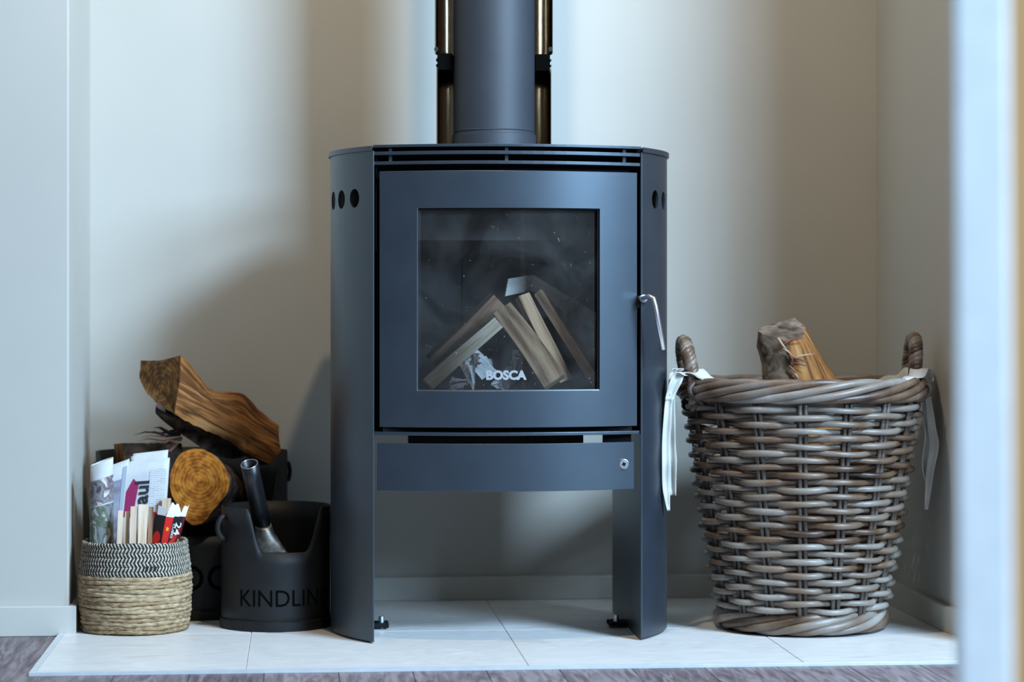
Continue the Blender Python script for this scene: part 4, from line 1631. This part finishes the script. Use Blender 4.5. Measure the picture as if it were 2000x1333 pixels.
# kindling sticks in the jute basket
SG = 'kindling in the jute basket'
spec = [(230, 1140, 235, 998, 0.0100, 4.648, 'fresh', 'thin fresh kindling stick on the newspaper side of the jute basket'),
        (243, 1140, 248.5, 1000, 0.0090, 4.655, 'woodpale', 'thin pale kindling stick second from the newspapers in the jute basket'),
        (256, 1140, 262, 990, 0.0125, 4.643, 'fresh', 'straight fresh kindling stick third from the newspapers in the jute basket'),
        (273, 1140, 280, 986, 0.0165, 4.640, 'fresh', 'thickest whitish kindling stick with rounded top in the jute basket'),
        (289, 1140, 296, 990, 0.0088, 4.648, 'woodbrown', 'brown edged kindling stick against the firelighter box'),
        (320, 1140, 326, 974, 0.016, 4.7345, 'fresh', 'short kindling stick showing behind the torn firelighter box')]
for i, (u0, v0, u1, v1, w, y_, mt, lb) in enumerate(spec):
    stick('kindling_stick', P(u0, v0, y_), P(u1, v1, y_ + 0.005), w, 0.013, M[mt], lb, 0.15 - 0.1 * (i % 3), 1.0, M['fresh'], 'kindling', SG, seed=20 + i)

# firelighter box
fb = thing('firelighter_box', (P(328, 1140, 4.67).x, 4.68, 0.06), 'torn red and black firelighter box marked 24 in the jute basket', 'box')
b0, b1, b2 = P(283, 1130, 4.664), P(303, 1130, 4.651), P(328, 1130, 4.692)
t0, t1, t2 = P(304, 1002, 4.664), P(325, 1006, 4.651), P(362, 1010, 4.692)
dep = Vector((-0.012, 0.038, 0.0))


def quad(a, b, c_, d, name, mat, par, push=0.0, solid=0.0):
    nr = (b - a).cross(d - a).normalized()
    if nr.y > 0:
        nr = -nr
    return MB().add([p + nr * push for p in (a, b, c_, d)], [(0, 1, 2, 3)], [(0, 0), (1, 0), (1, 1), (0, 1)]).build(name, mat, par, solid=solid, recalc=False)


mb = MB()
low = [b0, b1, b2, b2 + dep, b0 + dep]
top = [t0, t1, t2, t2 + dep, t0 + dep]
mb.add(low + top, [(0, 1, 6, 5), (1, 2, 7, 6), (2, 3, 8, 7), (3, 4, 9, 8), (4, 0, 5, 9), (0, 4, 3, 2, 1)])
mb.build('carton', M['red'], fb, solid=0.001)
quad(b0, b1, t1, t0, 'end_panel', M['boxblack'], fb, 0.0012)
lf_ = lambda s, t: b1.lerp(b2, s).lerp(t1.lerp(t2, s), t)
le_ = lambda s, t: b0.lerp(b1, s).lerp(t0.lerp(t1, s), t)
quad(lf_(0.42, 0), lf_(1, 0), lf_(1, 1), lf_(0.55, 1), 'dark_panel', M['maroon'], fb, 0.0011)
quad(le_(0.2, 0.98), le_(1, 0.98), le_(1, 1.10), le_(0.2, 1.12), 'white_flap', M['white'], fb, 0.0014)
# flame emblem
mb = MB()
cc = [le_(0.5 + 0.36 * cos(a) , 0.62 + 0.11 * sin(a)) for a in [2 * pi * i / 14 for i in range(14)]]
nr = (b1 - b0).cross(t0 - b0).normalized()
nr = -nr if nr.y > 0 else nr
mb.add([p + nr * 0.0020 for p in cc], [tuple(range(14))]).build('emblem', M['red'], fb, recalc=False)
for (s, t, r) in ((0.12, 0.50, 0.0045), (0.16, 0.78, 0.004), (0.90, 0.50, 0.003), (0.9, 0.62, 0.003)):
    p = lf_(s, t)
    MB().add([p + Vector((r * cos(2 * pi * i / 10), -0.0018, r * sin(2 * pi * i / 10))) for i in range(10)], [tuple(range(10))]).build('spot', M['yellow'], fb, recalc=False)


def box_text(s_, size, s, t, mat, name, off):
    tv_, tf_ = text_verts(s_, size, size * 0.012)
    eu = (lf_(1, .5) - lf_(0, .5)).normalized()
    ev = (lf_(.5, 1) - lf_(.5, 0)).normalized()
    nr_ = eu.cross(ev).normalized()
    nr_ = -nr_ if nr_.y > 0 else nr_
    p = lf_(s, t)
    # turned a quarter clockwise
    MB().add([p + nr_ * off - ev * a + eu * b for a, b in tv_], tf_).build(name, mat, fb, recalc=False)


q0 = lf_(0.52, 0.78)
quad(lf_(0.30, 0.50), lf_(0.80, 0.55), lf_(0.84, 0.99), lf_(0.40, 0.99), 'number_panel', M['boxblack'], fb, 0.0016)
box_text('24', 0.026, 0.66, 0.80, M['white'], 'lettering', 0.0030)
box_text('CUBES', 0.0098, 0.43, 0.76, M['white'], 'lettering', 0.0030)
# torn white card at the top
mb = MB()
n = 14


def torn(i, j):
    s = i / n
    p = lf_(s, 0.97)
    h = 0.010 + 0.016 * abs(sin(4.2 * s + 0.6)) + 0.004 * sin(19 * s)
    return p + Vector((0.002 * j, -0.0008 + 0.010 * (j / 4) ** 2, h * j / 4))


mb.grid(torn, n, 4)
mb.build('torn_edge', M['white'], fb, solid=0.0008)
